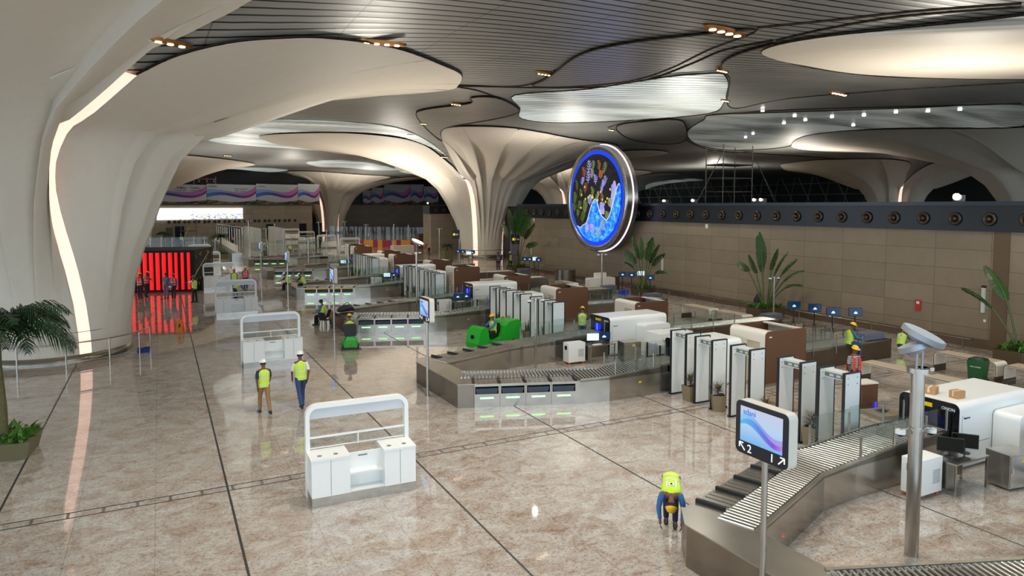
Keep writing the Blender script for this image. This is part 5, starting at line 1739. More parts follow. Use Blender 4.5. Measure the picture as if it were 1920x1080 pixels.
traveller(30.6, 39.2, 'traveller palm with torn leaves at the right foot of the round artwork', AZ + PI, [(1, 1.35, 2.6, 2.3, .42, .3), (1, 1.1, 2.4, 2.2, .42, .6), (-1, 1.45, 2.5, 2.2, .45, .3), (-1, 1.15, 2.4, 2.2, .42, .7), (-1, .85, 2.2, 1.8, .36, .9), (1, .95, 2.2, 1.7, .36, .8), (-1, 1.3, 2.4, 2.2, .42, .5), (1, 1.52, 2.5, 2.0, .3, .1)], 5).scale = (.82, .72, .82)
traveller(30.3, 58.0, 'traveller palm with torn leaves left of the round artwork', AZ + PI, [(1, 1.4, 3.2, 2.6, .5, .3), (1, 1.15, 3.0, 2.4, .5, .6), (-1, 1.5, 3.2, 2.6, .5, .2), (-1, 1.2, 3.0, 2.4, .5, .6), (-1, 1.35, 3.0, 2.6, .5, .4), (1, 1.55, 3.2, 2.2, .4, .1), (-1, .95, 2.6, 2.0, .4, .8)], 8)
traveller(30.6, 15.0, 'traveller palm at the right edge with dark drooping leaves, partly out of frame', AZ + PI, [(-1, 1.45, 2.3, 1.4, .3, .5), (-1, 1.2, 1.8, 1.5, .26, .6), (-1, 1.0, 1.5, 1.4, .24, .8), (-1, .85, 1.1, 1.1, .22, .9), (1, 1.4, 2.0, 1.6, .3, .5), (1, 1.1, 1.8, 1.5, .3, .7), (-1, 1.35, 2.6, 1.3, .3, .3)], 13)
# feathery palm at the left edge
def feather_palm(x, y, h, lab, seed, nf=13, FL=1.5, pot=(1.6, 1.2, .42), rz=0.0, bush=True):
    RR = random.Random(seed)
    t = empty('feather_palm', (x, y, 0), rz, lab, 'palm', None)
    b = MB(); b.add([(-pot[0] / 2 * .86, -pot[1] / 2 * .86, 0), (pot[0] / 2 * .86, -pot[1] / 2 * .86, 0), (pot[0] / 2 * .86, pot[1] / 2 * .86, 0), (-pot[0] / 2 * .86, pot[1] / 2 * .86, 0), (-pot[0] / 2, -pot[1] / 2, pot[2]), (pot[0] / 2, -pot[1] / 2, pot[2]), (pot[0] / 2, pot[1] / 2, pot[2]), (-pot[0] / 2, pot[1] / 2, pot[2])], [(3, 2, 1, 0), (0, 1, 5, 4), (1, 2, 6, 5), (2, 3, 7, 6), (3, 0, 4, 7), (4, 5, 6, 7)])
    b.build('planter', mat('olive_planter', (104, 100, 72), .5), t)
    b = MB(); b.tube([(0, 0, pot[2] - .1), (.02, 0, h * .4), (-.02, .01, h * .75), (0, 0, h)], [.15, .12, .09, .075], 12); b.build('trunk', TRUNK, t)
    for i in range(nf):
        az = 2 * PI * i / nf + RR.uniform(-.2, .2)
        e = RR.uniform(.45, 1.25)
        n = 14
        L = FL * RR.uniform(.85, 1.1)
        p = Vector((0, 0, h - .03)); pts = [p.copy()]
        dr = RR.uniform(1.7, 2.4)
        for k in range(n):
            p = p + Vector((math.cos(az) * math.cos(e), math.sin(az) * math.cos(e), math.sin(e))) * (L / n); pts.append(p.copy()); e -= dr / n
        b = MB(); b.tube(pts, [.018 - .013 * k / n for k in range(n + 1)], 5)
        sd = Vector((-math.sin(az), math.cos(az), 0))
        for k in range(2, n + 1):
            for j in range(3):
                q = pts[k - 1].lerp(pts[k], j / 3)
                f = (k + j / 3) / n
                ll = FL * .34 * math.sin(PI * min(.97, .2 + .75 * f)) + .06
                dirn = (pts[k] - pts[k - 1]).normalized()
                for s in (-1, 1):
                    v = (sd * s * .75 + dirn * .6 + Vector((0, 0, RR.uniform(-.25, .15)))).normalized()
                    q1 = q + v * ll * .55; q2 = q + v * ll + Vector((0, 0, -ll * .45))
                    wv_ = dirn * .018
                    b.add([q - wv_, q + wv_, q1 + wv_ * 1.2, q1 - wv_ * 1.2, q2], [(0, 1, 2, 3), (3, 2, 4)], True)
        b.build('frond', LEAF2, t)
    if bush:
        b = MB()
        for q in range(200): blade(b, (RR.uniform(-pot[0] / 2, pot[0] / 2) * .92, RR.uniform(-pot[1] / 2, pot[1] / 2) * .92, pot[2] - .02), RR.uniform(0, 2 * PI), RR.uniform(.2, 1.3), RR.uniform(.22, .48), .07, .9, 3)
        b.build('underplanting', BUSH, t)
    return t
feather_palm(-3.72, 21.1, 3.1, 'dark green feather palm in an olive planter at the left edge', 4, 20, 2.15, (1.5, 1.3, .45), -.1)
feather_palm(*at(415, 485), 2.6, 'small feather palm in a planter beyond the red striped cube', 9, 9, 1.3, (2.0, 1.2, .6))
feather_palm(*at(308, 480), 2.7, 'feather palm whose crown shows above the red striped cube', 10, 9, 1.2, (1.4, 1.2, .5))
feather_palm(*at(839, 486), 1.6, 'small feather palm by the far stone block', 12, 9, .9, (1.2, 1.2, 1.0), 0, False)
feather_palm(12.75, 2.9, 1.15, 'thin green palm fronds poking in at the bottom right corner', 15, 9, 1.0, (.7, .7, .5))
# ============================================================ PEOPLE
def mcol(name, rgb, rough=.75): return mat(name, rgb, rough)
LIME = mcol('lime_vest', (196, 232, 40)); LIME.node_tree.nodes['Principled BSDF'].inputs['Emission Color'].default_value = (0, 0, 0, 1)
ORAN = mcol('red_vest', (226, 60, 44)); REFL = mcol('silver_tape', (206, 208, 204), .4)
CLO = {'navy': mcol('navy_cloth', (28, 36, 70)), 'white': mcol('white_cloth', (222, 222, 218)), 'jeans': mcol('blue_jeans', (40, 64, 104)), 'khaki': mcol('khaki_cloth', (146, 112, 72)), 'black': mcol('black_cloth', (22, 22, 26)), 'blue': mcol('blue_cloth', (52, 104, 160)), 'grey': mcol('grey_cloth', (104, 108, 112)), 'stripe': None, 'skin': SKIN}
def m_stripes():
    g = NT('striped_cloth'); geo = g.n('ShaderNodeNewGeometry'); sep = g.n('ShaderNodeSeparateXYZ'); g.l(geo.outputs['Position'], sep.inputs[0])
    f = g.math('LESS_THAN', g.math('FRACT', g.math('MULTIPLY', sep.outputs[2], 15.0)), .5)
    g.l(g.mix(f, lin((60, 70, 72)), lin((196, 200, 192))), g.b.inputs['Base Color']); g.b.inputs['Roughness'].default_value = .8
    return g.m
CLO['stripe'] = m_stripes()
HAT = {'white': mat('white_helmet', (236, 236, 232), .3), 'yellow': mat('yellow_helmet', (240, 190, 24), .35), 'red': mat('red_helmet', (220, 62, 40), .35), 'green': mat('green_helmet', (30, 140, 70), .35), 'cap': mat('navy_cap_cloth', (24, 28, 44), .7), 'hair': mat('black_hair', (18, 15, 14), .7)}
SHOE = mat('dark_shoe', (24, 22, 22), .5)
def dirp(p, side=0.0):
    return Vector((side, math.sin(p), -math.cos(p))).normalized()
POSES = {
    #            lean  head  (thigh, knee) L, R          (arm pitch, side, elbow) L, R
    'walk': (.04, .05, (.38, .10), (-.28, -.55), (-.30, .16, .15), (.28, .16, .35)),
    'walk2': (.05, .05, (-.30, -.60), (.34, .08), (.26, .18, .35), (-.26, .18, .15)),
    'stand': (.0, .15, (.05, .0), (-.06, -.06), (.05, .14, .2), (.02, .14, .25)),
    'work': (.15, .45, (.10, -.02), (-.05, -.08), (.75, .16, 1.35), (.65, .16, 1.3)),
    'look': (.05, .3, (.08, .0), (-.1, -.12), (.55, .1, 1.7), (.1, .14, .3)),
    'bend': (1.8, 2.5, (.30, .02), (-.02, -.12), (.18, .2, .3), (.10, .2, .2)),
    'stoop': (.8, .9, (.3, -.1), (.1, -.2), (.4, .2, .8), (.3, .2, .7)),
    'sit': (.12, .35, (1.45, .05), (1.4, -.05), (.45, .16, 1.2), (.6, .16, 1.4)),
    'sitlow': (.5, .7, (1.45, .15), (1.5, .0), (.8, .2, 1.3), (.9, .2, 1.5)),
    'ride': (.05, .15, (1.35, .25), (1.35, .25), (.85, .12, 1.25), (.85, .12, 1.25)),
    'squat': (.55, .6, (2.0, -.55), (1.9, -.55), (1.0, .2, 1.3), (.9, .2, 1.3)),
    'reach': (.0, .1, (.1, .0), (-.1, -.12), (1.3, .1, 1.5), (.1, .16, .2)),
    'carry': (.0, -.1, (.15, .0), (-.1, -.15), (.9, .1, 2.0), (.3, .2, 1.6)),
}
MESHC = {}
def person(loc, rz, pose, H, label, vest='lime', top='navy', legs='black', hat='white', seat=None, logo=False):
    lean, hp, lL, lR, aL, aR = POSES[pose]
    S = H / 1.75
    root = empty('person', (loc[0], loc[1], 0), rz, label, 'person')
    TH, SH = .43, .42
    legsJ = []
    for sx, (tp, kp) in ((-1, lL), (1, lR)):
        hip = Vector((sx * .09, 0, 0)); kn = hip + dirp(tp) * TH; an = kn + dirp(kp) * SH
        legsJ.append((hip, kn, an))
    low = min(l[2].z for l in legsJ)
    pz = -low + .085
    if seat is not None: pz = seat / S + .10
    P0 = Vector((0, 0, pz))
    legsJ = [tuple(j + P0 for j in l) for l in legsJ]
    up = Vector((0, math.sin(lean), math.cos(lean)))
    if lean < .6: up2 = up
    else: up2 = Vector((0, math.sin(lean + .15), math.cos(lean + .15)))
    waist = P0 + up * .14; chest = waist + up * .2; neck = chest + up2 * .19
    fw_ = Vector((0, math.cos(lean), -math.sin(lean)))
    hu = Vector((0, math.sin(hp), math.cos(hp))); hf = Vector((0, math.cos(hp), -math.sin(hp)))
    hb = neck + (up2 + hu).normalized() * .09; head = hb + hu * .10 + hf * .015; crown = head + hu * .105
    arms = []
    for sx, (ap, sd, el) in ((-1, aL), (1, aR)):
        sh = neck - up2 * .045 + Vector((sx * .185, 0, 0))
        e = sh + dirp(ap, sx * sd) * .285
        w_ = e + dirp(el, -sx * sd * .6) * .245
        h = w_ + dirp(el + .15, -sx * sd * .5) * .085
        arms.append((sh, e, w_, h, sx, dirp(el + .15, -sx * sd * .5)))
    s = S
    # body: one skinned surface plus fingers, nose and ears
    verts, rads, edges = [], [], []
    def V(p, r, parent=None):
        verts.append(tuple(Vector(p) * s)); rads.append(r * s)
        if parent is not None: edges.append((parent, len(verts) - 1))
        return len(verts) - 1
    pv = V(P0, .115); wv_ = V(waist, .10, pv); cv = V(chest, .12, wv_); nb = V(neck - up2 * .03, .075, cv); nk = V(neck + up2 * .04, .052, nb); hb_ = V(hb, .062, nk)
    hd = V(head, .086, hb_); V(crown, .055, hd)
    for (sh, e, w_, h, sx, dv) in arms:
        a = V(sh, .055, nb); a = V(e, .038, a); a = V(w_, .026, a); V(h, .034, a)
    for sx, (hip, kn, an) in zip((-1, 1), legsJ):
        a = V(hip - Vector((0, 0, .02)), .085, pv); a = V(kn, .052, a); a = V(an, .038, a); V(an + Vector((0, .12, -.045)), .034, a)
    key = (pose, H, seat)
    if key in MESHC:
        body = put_mesh(MESHC[key], 'body', root)
    else:
        me = bpy.data.meshes.new('tmp'); me.from_pydata(verts, edges, []); me.update()
        to = bpy.data.objects.new('tmp', me); C.objects.link(to)
        md = to.modifiers.new('s', 'SKIN'); md.use_smooth_shade = True
        for i, sv in enumerate(me.skin_vertices[0].data):
            sv.radius = (rads[i], rads[i]); sv.use_root = (i == 0)
        sb = to.modifiers.new('u', 'SUBSURF'); sb.levels = 1; sb.render_levels = 1
        dg = bpy.context.evaluated_depsgraph_get()
        ev = bpy.data.meshes.new_from_object(to.evaluated_get(dg))
        b = MB(); b.add([tuple(v.co) for v in ev.vertices], [tuple(p.vertices) for p in ev.polygons], True)
        bpy.data.objects.remove(to)
        for (sh, e, w_, h, sx, dv) in arms:
            side = Vector((0, 1, 0)) - dv * dv.y
            side = side.normalized() if side.length > .2 else Vector((1, 0, 0))
            curl = Vector((-sx, 0, 0))
            for q, (off, L) in enumerate(((-.027, .058), (-.009, .070), (.009, .075), (.026, .068))):
                p = h + side * off + dv * .015
                b.tube([p * s, (p + dv * L * .5 + curl * .008) * s, (p + dv * L * .95 + curl * .03) * s], [.010 * s, .009 * s, .007 * s], 6)
            p = w_.lerp(h, .6) + side * .028
            b.tube([p * s, (p + side * .025 + dv * .03) * s, (p + side * .03 + dv * .06 + curl * .01) * s], [.012 * s, .010 * s, .008 * s], 6)
        b.ball((head + hf * .088 - hu * .012) * s, .017 * s, 6, (1, 1.2, 1.3))
        for sx in (-1, 1): b.ball((head + Vector((sx * .083, 0, 0)) - hu * .01) * s, .022 * s, 6, (.5, .8, 1.2))
        body = b.build('body', SKIN, root); MESHC[key] = body.data
    b = MB()
    for sx in (-1, 1): b.ball((head + hf * .082 + hu * .012 + Vector((sx * .032, 0, 0))) * s, .010 * s, 6)
    b.build('eyes', BLACKG, body)
    # clothes
    def ring(c, d, rx, ry):
        d = d.normalized(); u = Vector((1, 0, 0)) - d * d.x; u = u.normalized() if u.length > .1 else Vector((0, 1, 0)); v = d.cross(u)
        return (c * s, u * rx * s, v * ry * s)
    b = MB()
    for (hip, kn, an) in legsJ:
        d1, d2 = (kn - hip), (an - kn)
        b.loft([ring(hip + Vector((0, 0, .05)), d1 if d1.z < -.2 else d1, .098, .105), ring(hip.lerp(kn, .3), d1, .094, .10), ring(hip.lerp(kn, .8), d1, .07, .075), ring(kn, d1 + d2, .066, .07), ring(kn.lerp(an, .3), d2, .066, .068), ring(kn.lerp(an, .97), d2, .055, .06)], 12)
    b.loft([ring(P0 - up * .07, up, .13, .10), ring(P0, up, .17, .125), ring(waist, up, .155, .115)], 14)
    b.build('trousers', CLO[legs], root)
    b = MB()
    b.loft([ring(P0 + up * .03, up, .165, .12), ring(waist, up, .158, .115), ring(chest, up, .178, .125), ring(chest + up2 * .11, up2, .185, .115), ring(neck - up2 * .02, up2, .125, .085), ring(neck + up2 * .02, up2, .07, .065)], 16)
    for (sh, e, w_, h, sx, dv) in arms:
        d1 = e - sh
        ee = e if top in ('white', 'grey', 'stripe', 'navy') else w_
        rr = [ring(sh - Vector((sx * .03, 0, -.01)), d1, .068, .068), ring(sh.lerp(e, .4), d1, .06, .06), ring(sh.lerp(e, .85), d1, .053, .055)]
        if ee is w_: rr += [ring(e, d1 + (w_ - e), .05, .052), ring(e.lerp(w_, .9), w_ - e, .038, .038)]
        b.loft(rr, 10)
    b.build('shirt', CLO[top], root)
    if vest == 'open':
        for sx in (-1, 1):
            b = MB()
            for fb in (-1, 1):
                pts = [P0 + Vector((sx * .12, 0, 0)) + fw_ * fb * .135, waist + up * .03 + Vector((sx * .115, 0, 0)) + fw_ * fb * .13, chest + Vector((sx * .115, 0, 0)) + fw_ * fb * .135, chest + up2 * .10 + Vector((sx * .105, 0, 0)) + fw_ * fb * .125, neck - up2 * .01 + Vector((sx * .075, 0, 0)) + fw_ * fb * .02]
                for q in range(4):
                    p, n2 = pts[q], pts[q + 1]
                    w2 = Vector((.05, 0, 0)); o_ = fw_ * fb * .012
                    b.add([(p - w2 + o_) * s, (p + w2 + o_) * s, (n2 + w2 + o_) * s, (n2 - w2 + o_) * s], [(0, 1, 2, 3)])
            b.build('vest_panel', ORAN, root)
    elif vest:
        vm = LIME if vest == 'lime' else (ORAN if vest == 'red' else CLO['black'])
        R_ = [(P0 - up * .03, up, .186, .142), (waist, up, .178, .137), (chest, up, .196, .147), (chest + up2 * .10, up2, .20, .137), (neck - up2 * .035, up2, .15, .105), (neck + up2 * .005, up2, .085, .078)]
        b = MB(); b.loft([ring(*r) for r in R_], 16); v_ = b.build('safety_vest', vm, root)
        b = MB()
        for (a_, f) in ((0, .45), (1, .35)):
            c0, c1 = R_[a_], R_[a_ + 1]
            for_ = []
            for g_ in (f, f + .22):
                c = c0[0].lerp(c1[0], g_); for_.append(ring(c, up, (c0[2] + (c1[2] - c0[2]) * g_) + .005, (c0[3] + (c1[3] - c0[3]) * g_) + .005))
            b.loft(for_, 16, caps=False)
            if b.v: pass
        b.build('reflective_band', REFL, v_)
        for sx in (-1, 1):
            b = MB()
            for fb in (-1, 1):
                pts = [waist + up * .06 + Vector((sx * .085, 0, 0)) + fw_ * fb * .118, chest + Vector((sx * .09, 0, 0)) + fw_ * fb * .133, chest + up2 * .10 + Vector((sx * .09, 0, 0)) + fw_ * fb * .123, neck - up2 * .035 + Vector((sx * .085, 0, 0)) + fw_ * fb * .08]
                for q in range(3):
                    p, n2 = pts[q], pts[q + 1]
                    w2 = Vector((.017, 0, 0)); o_ = fw_ * fb * .016
                    b.add([(p - w2 + o_) * s, (p + w2 + o_) * s, (n2 + w2 + o_) * s, (n2 - w2 + o_) * s], [(0, 1, 2, 3)])
            b.build('reflective_stripe', REFL, v_)
        if logo:
            c = chest + up2 * .05 - fw_ * .150
            b = MB(); b.add([(c + Vector((a_, 0, 0)) + up2 * z_) * s for a_, z_ in ((-.05, -.04), (.05, -.04), (.05, .04), (-.05, .04))], [(0, 1, 2, 3)]); b.build('back_badge', CLO['white'], v_)
            b = MB(); b.add([(c - fw_ * .004 + (Vector((math.cos(t_), 0, 0)) + up2 * math.sin(t_)) * .026) * s for t_ in [q * PI / 5 for q in range(10)]], [tuple(range(10))]); b.build('badge_mark', CLO['navy'], v_)
    for sx, (hip, kn, an) in zip((-1, 1), legsJ):
        b = MB(); c = an + Vector((0, .0, -.03))
        b.loft([(Vector((c.x, c.y - .085, c.z - .02)) * s, (.03 * s, 0, 0), (0, 0, .03 * s)), (Vector((c.x, c.y - .06, c.z)) * s, (.042 * s, 0, 0), (0, 0, .055 * s)), (Vector((c.x, c.y + .04, c.z - .003)) * s, (.045 * s, 0, 0), (0, 0, .05 * s)), (Vector((c.x, c.y + .13, c.z - .02)) * s, (.048 * s, 0, 0), (0, 0, .033 * s)), (Vector((c.x, c.y + .185, c.z - .03)) * s, (.03 * s, 0, 0), (0, 0, .018 * s))], 10)
        b.build('shoe', SHOE, root)
    b = MB()
    hc = head + hu * .035 - hf * .008
    if hat in ('hair', 'cap') or True:
        b.loft([((hc - hu * .06 - hf * .02) * s, Vector((.084, 0, 0)) * s, hf * .082 * s), ((hc + hu * .0 - hf * .012) * s, Vector((.092, 0, 0)) * s, hf * .094 * s), ((hc + hu * .05) * s, Vector((.078, 0, 0)) * s, hf * .085 * s), ((hc + hu * .078) * s, Vector((.035, 0, 0)) * s, hf * .04 * s)], 14)
        hr = b.build('hair', HAT['hair'], root)
    if hat not in ('hair',):
        b = MB()
        b.loft([((hc + hu * .01) * s, Vector((.108, 0, 0)) * s, hf * .128 * s), ((hc + hu * .045) * s, Vector((.104, 0, 0)) * s, hf * .122 * s), ((hc + hu * .09) * s, Vector((.078, 0, 0)) * s, hf * .092 * s), ((hc + hu * .115) * s, Vector((.035, 0, 0)) * s, hf * .045 * s)], 16)
        b.loft([((hc + hf * .03 + hu * .005) * s, Vector((.118, 0, 0)) * s, hf * .158 * s), ((hc + hf * .03 + hu * .014) * s, Vector((.116, 0, 0)) * s, hf * .154 * s)], 16)
        b.build('hard_hat' if hat != 'cap' else 'cap', HAT[hat], root)
    return root, [a[3] * s for a in arms], P0 * s
fa = lambda dx, dy: math.atan2(-dx, dy)   # heading from a direction
px = lambda u, v: at(u, v)
person(px(496, 775), .15, 'walk', 1.66, 'man walking away in a lime vest, navy shirt and khaki trousers with a white helmet', top='navy', legs='khaki', hat='white')
person(px(565, 764), .1, 'walk2', 1.78, 'taller man walking away in lime vest, white shirt, blue jeans and white helmet', top='white', legs='jeans', hat='white')
person((8.9, 10.45), 2.45, 'bend', 1.7, 'worker in a yellow helmet and lime vest bending down at the nearest lane', top='blue', legs='navy', hat='yellow', logo=True)
person((24.3, 18.02), -PI / 2 - .6, 'sit', 1.72, 'worker in a lime vest and yellow helmet sitting on the second lane\'s exit conveyor', top='blue', legs='jeans', hat='yellow', seat=.78, logo=True)
person(px(1599, 748), PI * .95, 'stand', 1.74, 'man in a striped shirt, red vest and yellow helmet facing the camera', vest='open', top='stripe', legs='navy', hat='yellow')
person((28.6, 18.7), -1.2, 'squat', 1.7, 'worker in a lime vest squatting on the floor behind the floodlight', top='blue', legs='jeans', hat='yellow', logo=True)
person((17.0, 26.2), -.6, 'work', 1.72, 'yellow-helmeted worker in a lime vest by the second row of detectors', top='blue', legs='jeans', hat='yellow', logo=True)
person(px(263, 560), -.4, 'stand', 1.74, 'worker in a yellow helmet and red vest at the red cube\'s left end', vest='red', top='black', legs='black', hat='yellow')
person(px(274, 557), -.8, 'work', 1.76, 'worker in a yellow helmet and dark shirt beside the red-vested one, at the red cube', vest='red', top='grey', legs='black', hat='yellow')
person(px(312, 560), -.2, 'look', 1.76, 'bareheaded man in grey clothes holding a blue bag before the red cube', vest=None, top='grey', legs='grey', hat='hair')
person(px(326, 560), -.2, 'stand', 1.7, 'worker in a red vest and red helmet before the middle of the red cube', vest='red', top='blue', legs='black', hat='red')
person(px(365, 567), .9, 'reach', 1.74, 'green-helmeted worker in a lime vest holding a long pole by the red cube', top='white', legs='black', hat='green')
person(px(440, 549), PI * .95, 'stand', 1.72, 'worker in a red helmet and lime vest facing the camera behind the third counter', top='grey', legs='blue', hat='red')
person(px(461, 542), PI * .9, 'stand', 1.72, 'worker in a yellow helmet and red vest facing the camera behind the third counter', vest='red', top='grey', legs='jeans', hat='yellow')
person(px(441, 566), -1.6, 'stoop', 1.7, 'worker in a lime vest stooping right behind the third counter\'s glass', top='blue', legs='black', hat='white')
person(px(934, 507), PI * .9, 'stand', 1.76, 'guard in black with a cap, left of three, near the second column', vest='dark', top='black', legs='black', hat='cap')
person(px(957, 505), .3, 'stand', 1.72, 'man in a white helmet and lime vest, middle of three near the second column', top='black', legs='black', hat='white')
person(px(970, 503), PI * .95, 'stand', 1.8, 'guard in black with a cap, right of three, near the second column', vest='dark', top='black', legs='black', hat='cap')
person(px(805, 478), .5, 'stoop', 1.72, 'worker in a yellow helmet and red vest near the far stone block', vest='red', top='black', legs='black', hat='yellow')
person(px(340, 461), .4, 'stand', 1.8, 'distant white-helmeted worker in a lime vest carrying a yellow pole', top='grey', legs='jeans', hat='white')
person(px(496, 484), -.6, 'stand', 1.76, 'man in black with a white helmet standing behind the fifth lane', vest='dark', top='black', legs='black', hat='white')
person(px(501, 483), .6, 'stand', 1.72, 'second man in black close beside the white-helmeted one behind the fifth lane', vest='dark', top='black', legs='black', hat='cap')
person(px(546, 480), .8, 'stoop', 1.7, 'stooping worker in a yellow helmet among the far glass guards', top='blue', legs='navy', hat='yellow')
person(px(600, 466), -.8, 'stand', 1.7, 'man in dark clothes by the distant white counters', vest=None, top='black', legs='black', hat='hair')
person(px(406, 449), -.5, 'stand', 1.7, 'tiny distant worker in a yellow helmet by the far gates', vest='red', top='navy', legs='navy', hat='yellow')
person(px(418, 455), .5, 'stoop', 1.7, 'tiny distant stooping worker with a yellow helmet between the far counters', vest='red', top='navy', legs='navy', hat='yellow')
person(px(436, 461), -.5, 'stoop', 1.7, 'distant worker in red with a yellow helmet left of the far gates', vest='red', top='navy', legs='navy', hat='yellow')
person(px(691, 452), -.5, 'stand', 1.75, 'distant worker in red behind the far glass fence', vest='red', top='navy', legs='navy', hat='hair')
# seated pair on the fourth lane's end, and the man on the chair
person((8.05, 50.3), .95, 'sitlow', 1.72, 'man in a lime vest and white cap, left of two seated on the fourth lane', top='navy', legs='black', hat='white', seat=.78)
person((8.95, 49.5), 1.05, 'sitlow', 1.74, 'man in a lime vest and white cap, right of two seated on the fourth lane', top='navy', legs='black', hat='white', seat=.78)
def chair(x, y, rz, lab):
    t = empty('plastic_chair', (x, y, 0), rz, lab, 'chair', 'black plastic chairs')
    b = MB(); b.box(-.22, .22, -.20, .22, .42, .45); b.build('seat', BLACK, t)
    b = MB(); b.add([(-.22, -.20, .45), (.22, -.20, .45), (.2, -.34, .85), (-.2, -.34, .85), (-.22, -.17, .45), (.22, -.17, .45), (.2, -.31, .86), (-.2, -.31, .86)], [(0, 1, 2, 3), (7, 6, 5, 4), (0, 4, 5, 1), (1, 5, 6, 2), (2, 6, 7, 3), (3, 7, 4, 0)]); b.build('backrest', BLACK, t)
    for (sx, sy) in ((-1, -1), (1, -1), (-1, 1), (1, 1)):
        b = MB(); b.cyl((sx * .19, sy * .18, .43), (sx * .24, sy * .24, 0), .022, .018, 6); b.build('leg', BLACK, t)
cx, cy_ = px(608, 610)
chair(cx, cy_, .95, 'black plastic chair under the man sitting before the third lane')
person((cx - .02, cy_), .95, 'sit', 1.72, 'man in a lime vest and dark cap sitting on a black chair with raised hands', top='blue', legs='black', hat='cap', seat=.45)
chair(7.5, 35.9, -.9, 'empty black chair leaning against the third lane\'s end')
t = empty('black_bag', (8.55, 35.9, .77), .3, 'bulky black bag lying on the corner of the third lane', 'bag')
b = MB(); b.loft([((-.5, 0, .12), (0, .05, 0), (0, 0, .06)), ((-.3, 0, .18), (0, .22, 0), (0, 0, .17)), ((.05, .02, .2), (0, .27, 0), (0, 0, .19)), ((.35, 0, .17), (0, .2, 0), (0, 0, .15)), ((.5, 0, .1), (0, .06, 0), (0, 0, .05))], 12); b.build('body', mat('black_nylon', (20, 22, 28), .5, bump=.5, nscale=8), t)
b = MB(); b.tube([(-.25, -.1, .3), (-.1, -.15, .5), (.12, -.1, .5), (.25, 0, .3)], .02, 6); b.build('strap', BLACK, t)

# ============================================================ FLOOR MACHINES
SG = mat('scrubber_green', (24, 168, 40), .35)
def scrubber_big(x, y, rz):
    t = empty('ride_on_sweeper', (x, y, 0), rz, 'large green ride-on floor sweeper driven behind the second lane', 'sweeper')
    # length along Y (front = +Y)
    b = MB()
    prof_ = [(1.25, .12), (1.30, .35), (1.22, .75), (1.08, .98), (.86, 1.04), (.72, .9), (.62, .45), (.62, .12)]
    def ext(P, w_, x0=0.0):
        n = len(P)
        b.add([(x0 - w_, p[0], p[1]) for p in P] + [(x0 + w_, p[0], p[1]) for p in P], [tuple(range(n - 1, -1, -1)), tuple(range(n, 2 * n))] + [(i, (i + 1) % n, n + (i + 1) % n, n + i) for i in range(n)])
    ext(prof_, .42)
    o = b.build('front_cowl', SG, t)
    b = MB(); ext([(.64, .12), (.64, .42), (.2, .40), (-.1, .5), (-.3, .95), (-.5, 1.12), (-1.1, 1.18), (-1.3, 1.0), (-1.35, .5), (-1.2, .12)], .5); b.build('hopper_body', SG, t)
    b = MB(); b.rslab((-.25, -.12, .48), X1, Y1, Z1, .5, .48, .12, .06); b.build('seat', BLACK, t)
    b = MB(); b.rslab((-.24, -.2, .58), X1, Z1, Y1, .48, .52, .1, .08); b.build('seat_back', BLACK, t)
    b = MB(); b.tube([(.2 * math.cos(a), .70 + .12 * math.sin(a), 1.02 + .12 * math.sin(a) * -1 + .06) for a in [PI * q / 8 for q in range(16)]], .018, 6, True); b.cyl((0, .86, .95), (0, .72, 1.06), .02, n=8); b.build('steering_wheel', BLACK, t)
    for (sx, yy) in ((0, 1.0), (-.46, -.75), (.46, -.75)):
        b = MB(); b.cyl((sx - .06, yy, .16), (sx + .06, yy, .16), .16, n=18); b.build('wheel', BLACK, t)
    b = MB(); b.cyl((0, 1.305, .62), (0, 1.28, .62), .09, n=14); b.build('headlamp', BLACKG, t)
    b = MB(); b.cyl((.2, -.8, 1.17), (.2, -.8, 1.27), .05, n=12); b.build('beacon', mat('orange_beacon', (230, 100, 30), .3), t)
    b = MB(); b.box(-.38, -.30, 1.255, 1.275, .2, .28); b.build('lamp_dot', WHITE, t)
sx_, sy_ = px(925, 650)
scrubber_big(sx_, sy_, 1.9)
person((sx_ + .0, sy_ + .0), 1.9, 'ride', 1.7, 'driver in a yellow helmet and lime vest on the large green sweeper', top='blue', legs='black', hat='yellow', seat=.58)
sx_, sy_ = px(656, 652)
t = empty('small_scrubber', (sx_, sy_, 0), -.15, 'small green ride-on scrubber seen from behind, heading for the third lane', 'scrubber')
b = MB(); b.rslab((-.32, -.45, .10), X1, Y1, Z1, .64, 1.0, .30, .10); b.build('chassis', SG, t)
b = MB(); b.add([(-.22, -.40, .40), (.22, -.40, .40), (.28, -.2, .40), (-.28, -.2, .40), (-.14, -.34, .58), (.14, -.34, .58), (.16, -.24, .58), (-.16, -.24, .58)], [(3, 2, 1, 0), (0, 1, 5, 4), (1, 2, 6, 5), (2, 3, 7, 6), (3, 0, 4, 7), (4, 5, 6, 7)]); b.build('seat_mount', SG, t)
b = MB(); b.box(-.22, .22, -.3, .15, .56, .62); b.build('seat', BLACK, t)
b = MB(); b.rslab((-.27, -.38, .58), X1, Z1, Y1, .54, .55, .09, .10); b.build('seat_back', BLACK, t)
b = MB(); b.cyl((0, .42, .4), (0, .55, 1.0), .03, n=8); b.cyl((-.2, .53, .98), (.2, .53, .98), .018, n=6); b.build('steering_column', BLACK, t)
for sx in (-1, 1):
    b = MB(); b.cyl((sx * .30, -.3, .12), (sx * .37, -.3, .12), .12, n=14); b.build('wheel', BLACK, t)
b = MB(); b.box(-.45, .45, -.55, -.50, .02, .07); b.build('squeegee', BLACK, t)
b = MB(); b.box(-.07, .07, -.458, -.45, .2, .24); b.build('tail_light', mat('alarm_red', (196, 40, 36)), t)
person((sx_, sy_), -.15, 'ride', 1.7, 'driver in a yellow helmet and lime vest on the small green scrubber, seen from behind', top='grey', legs='black', hat='yellow', seat=.60)

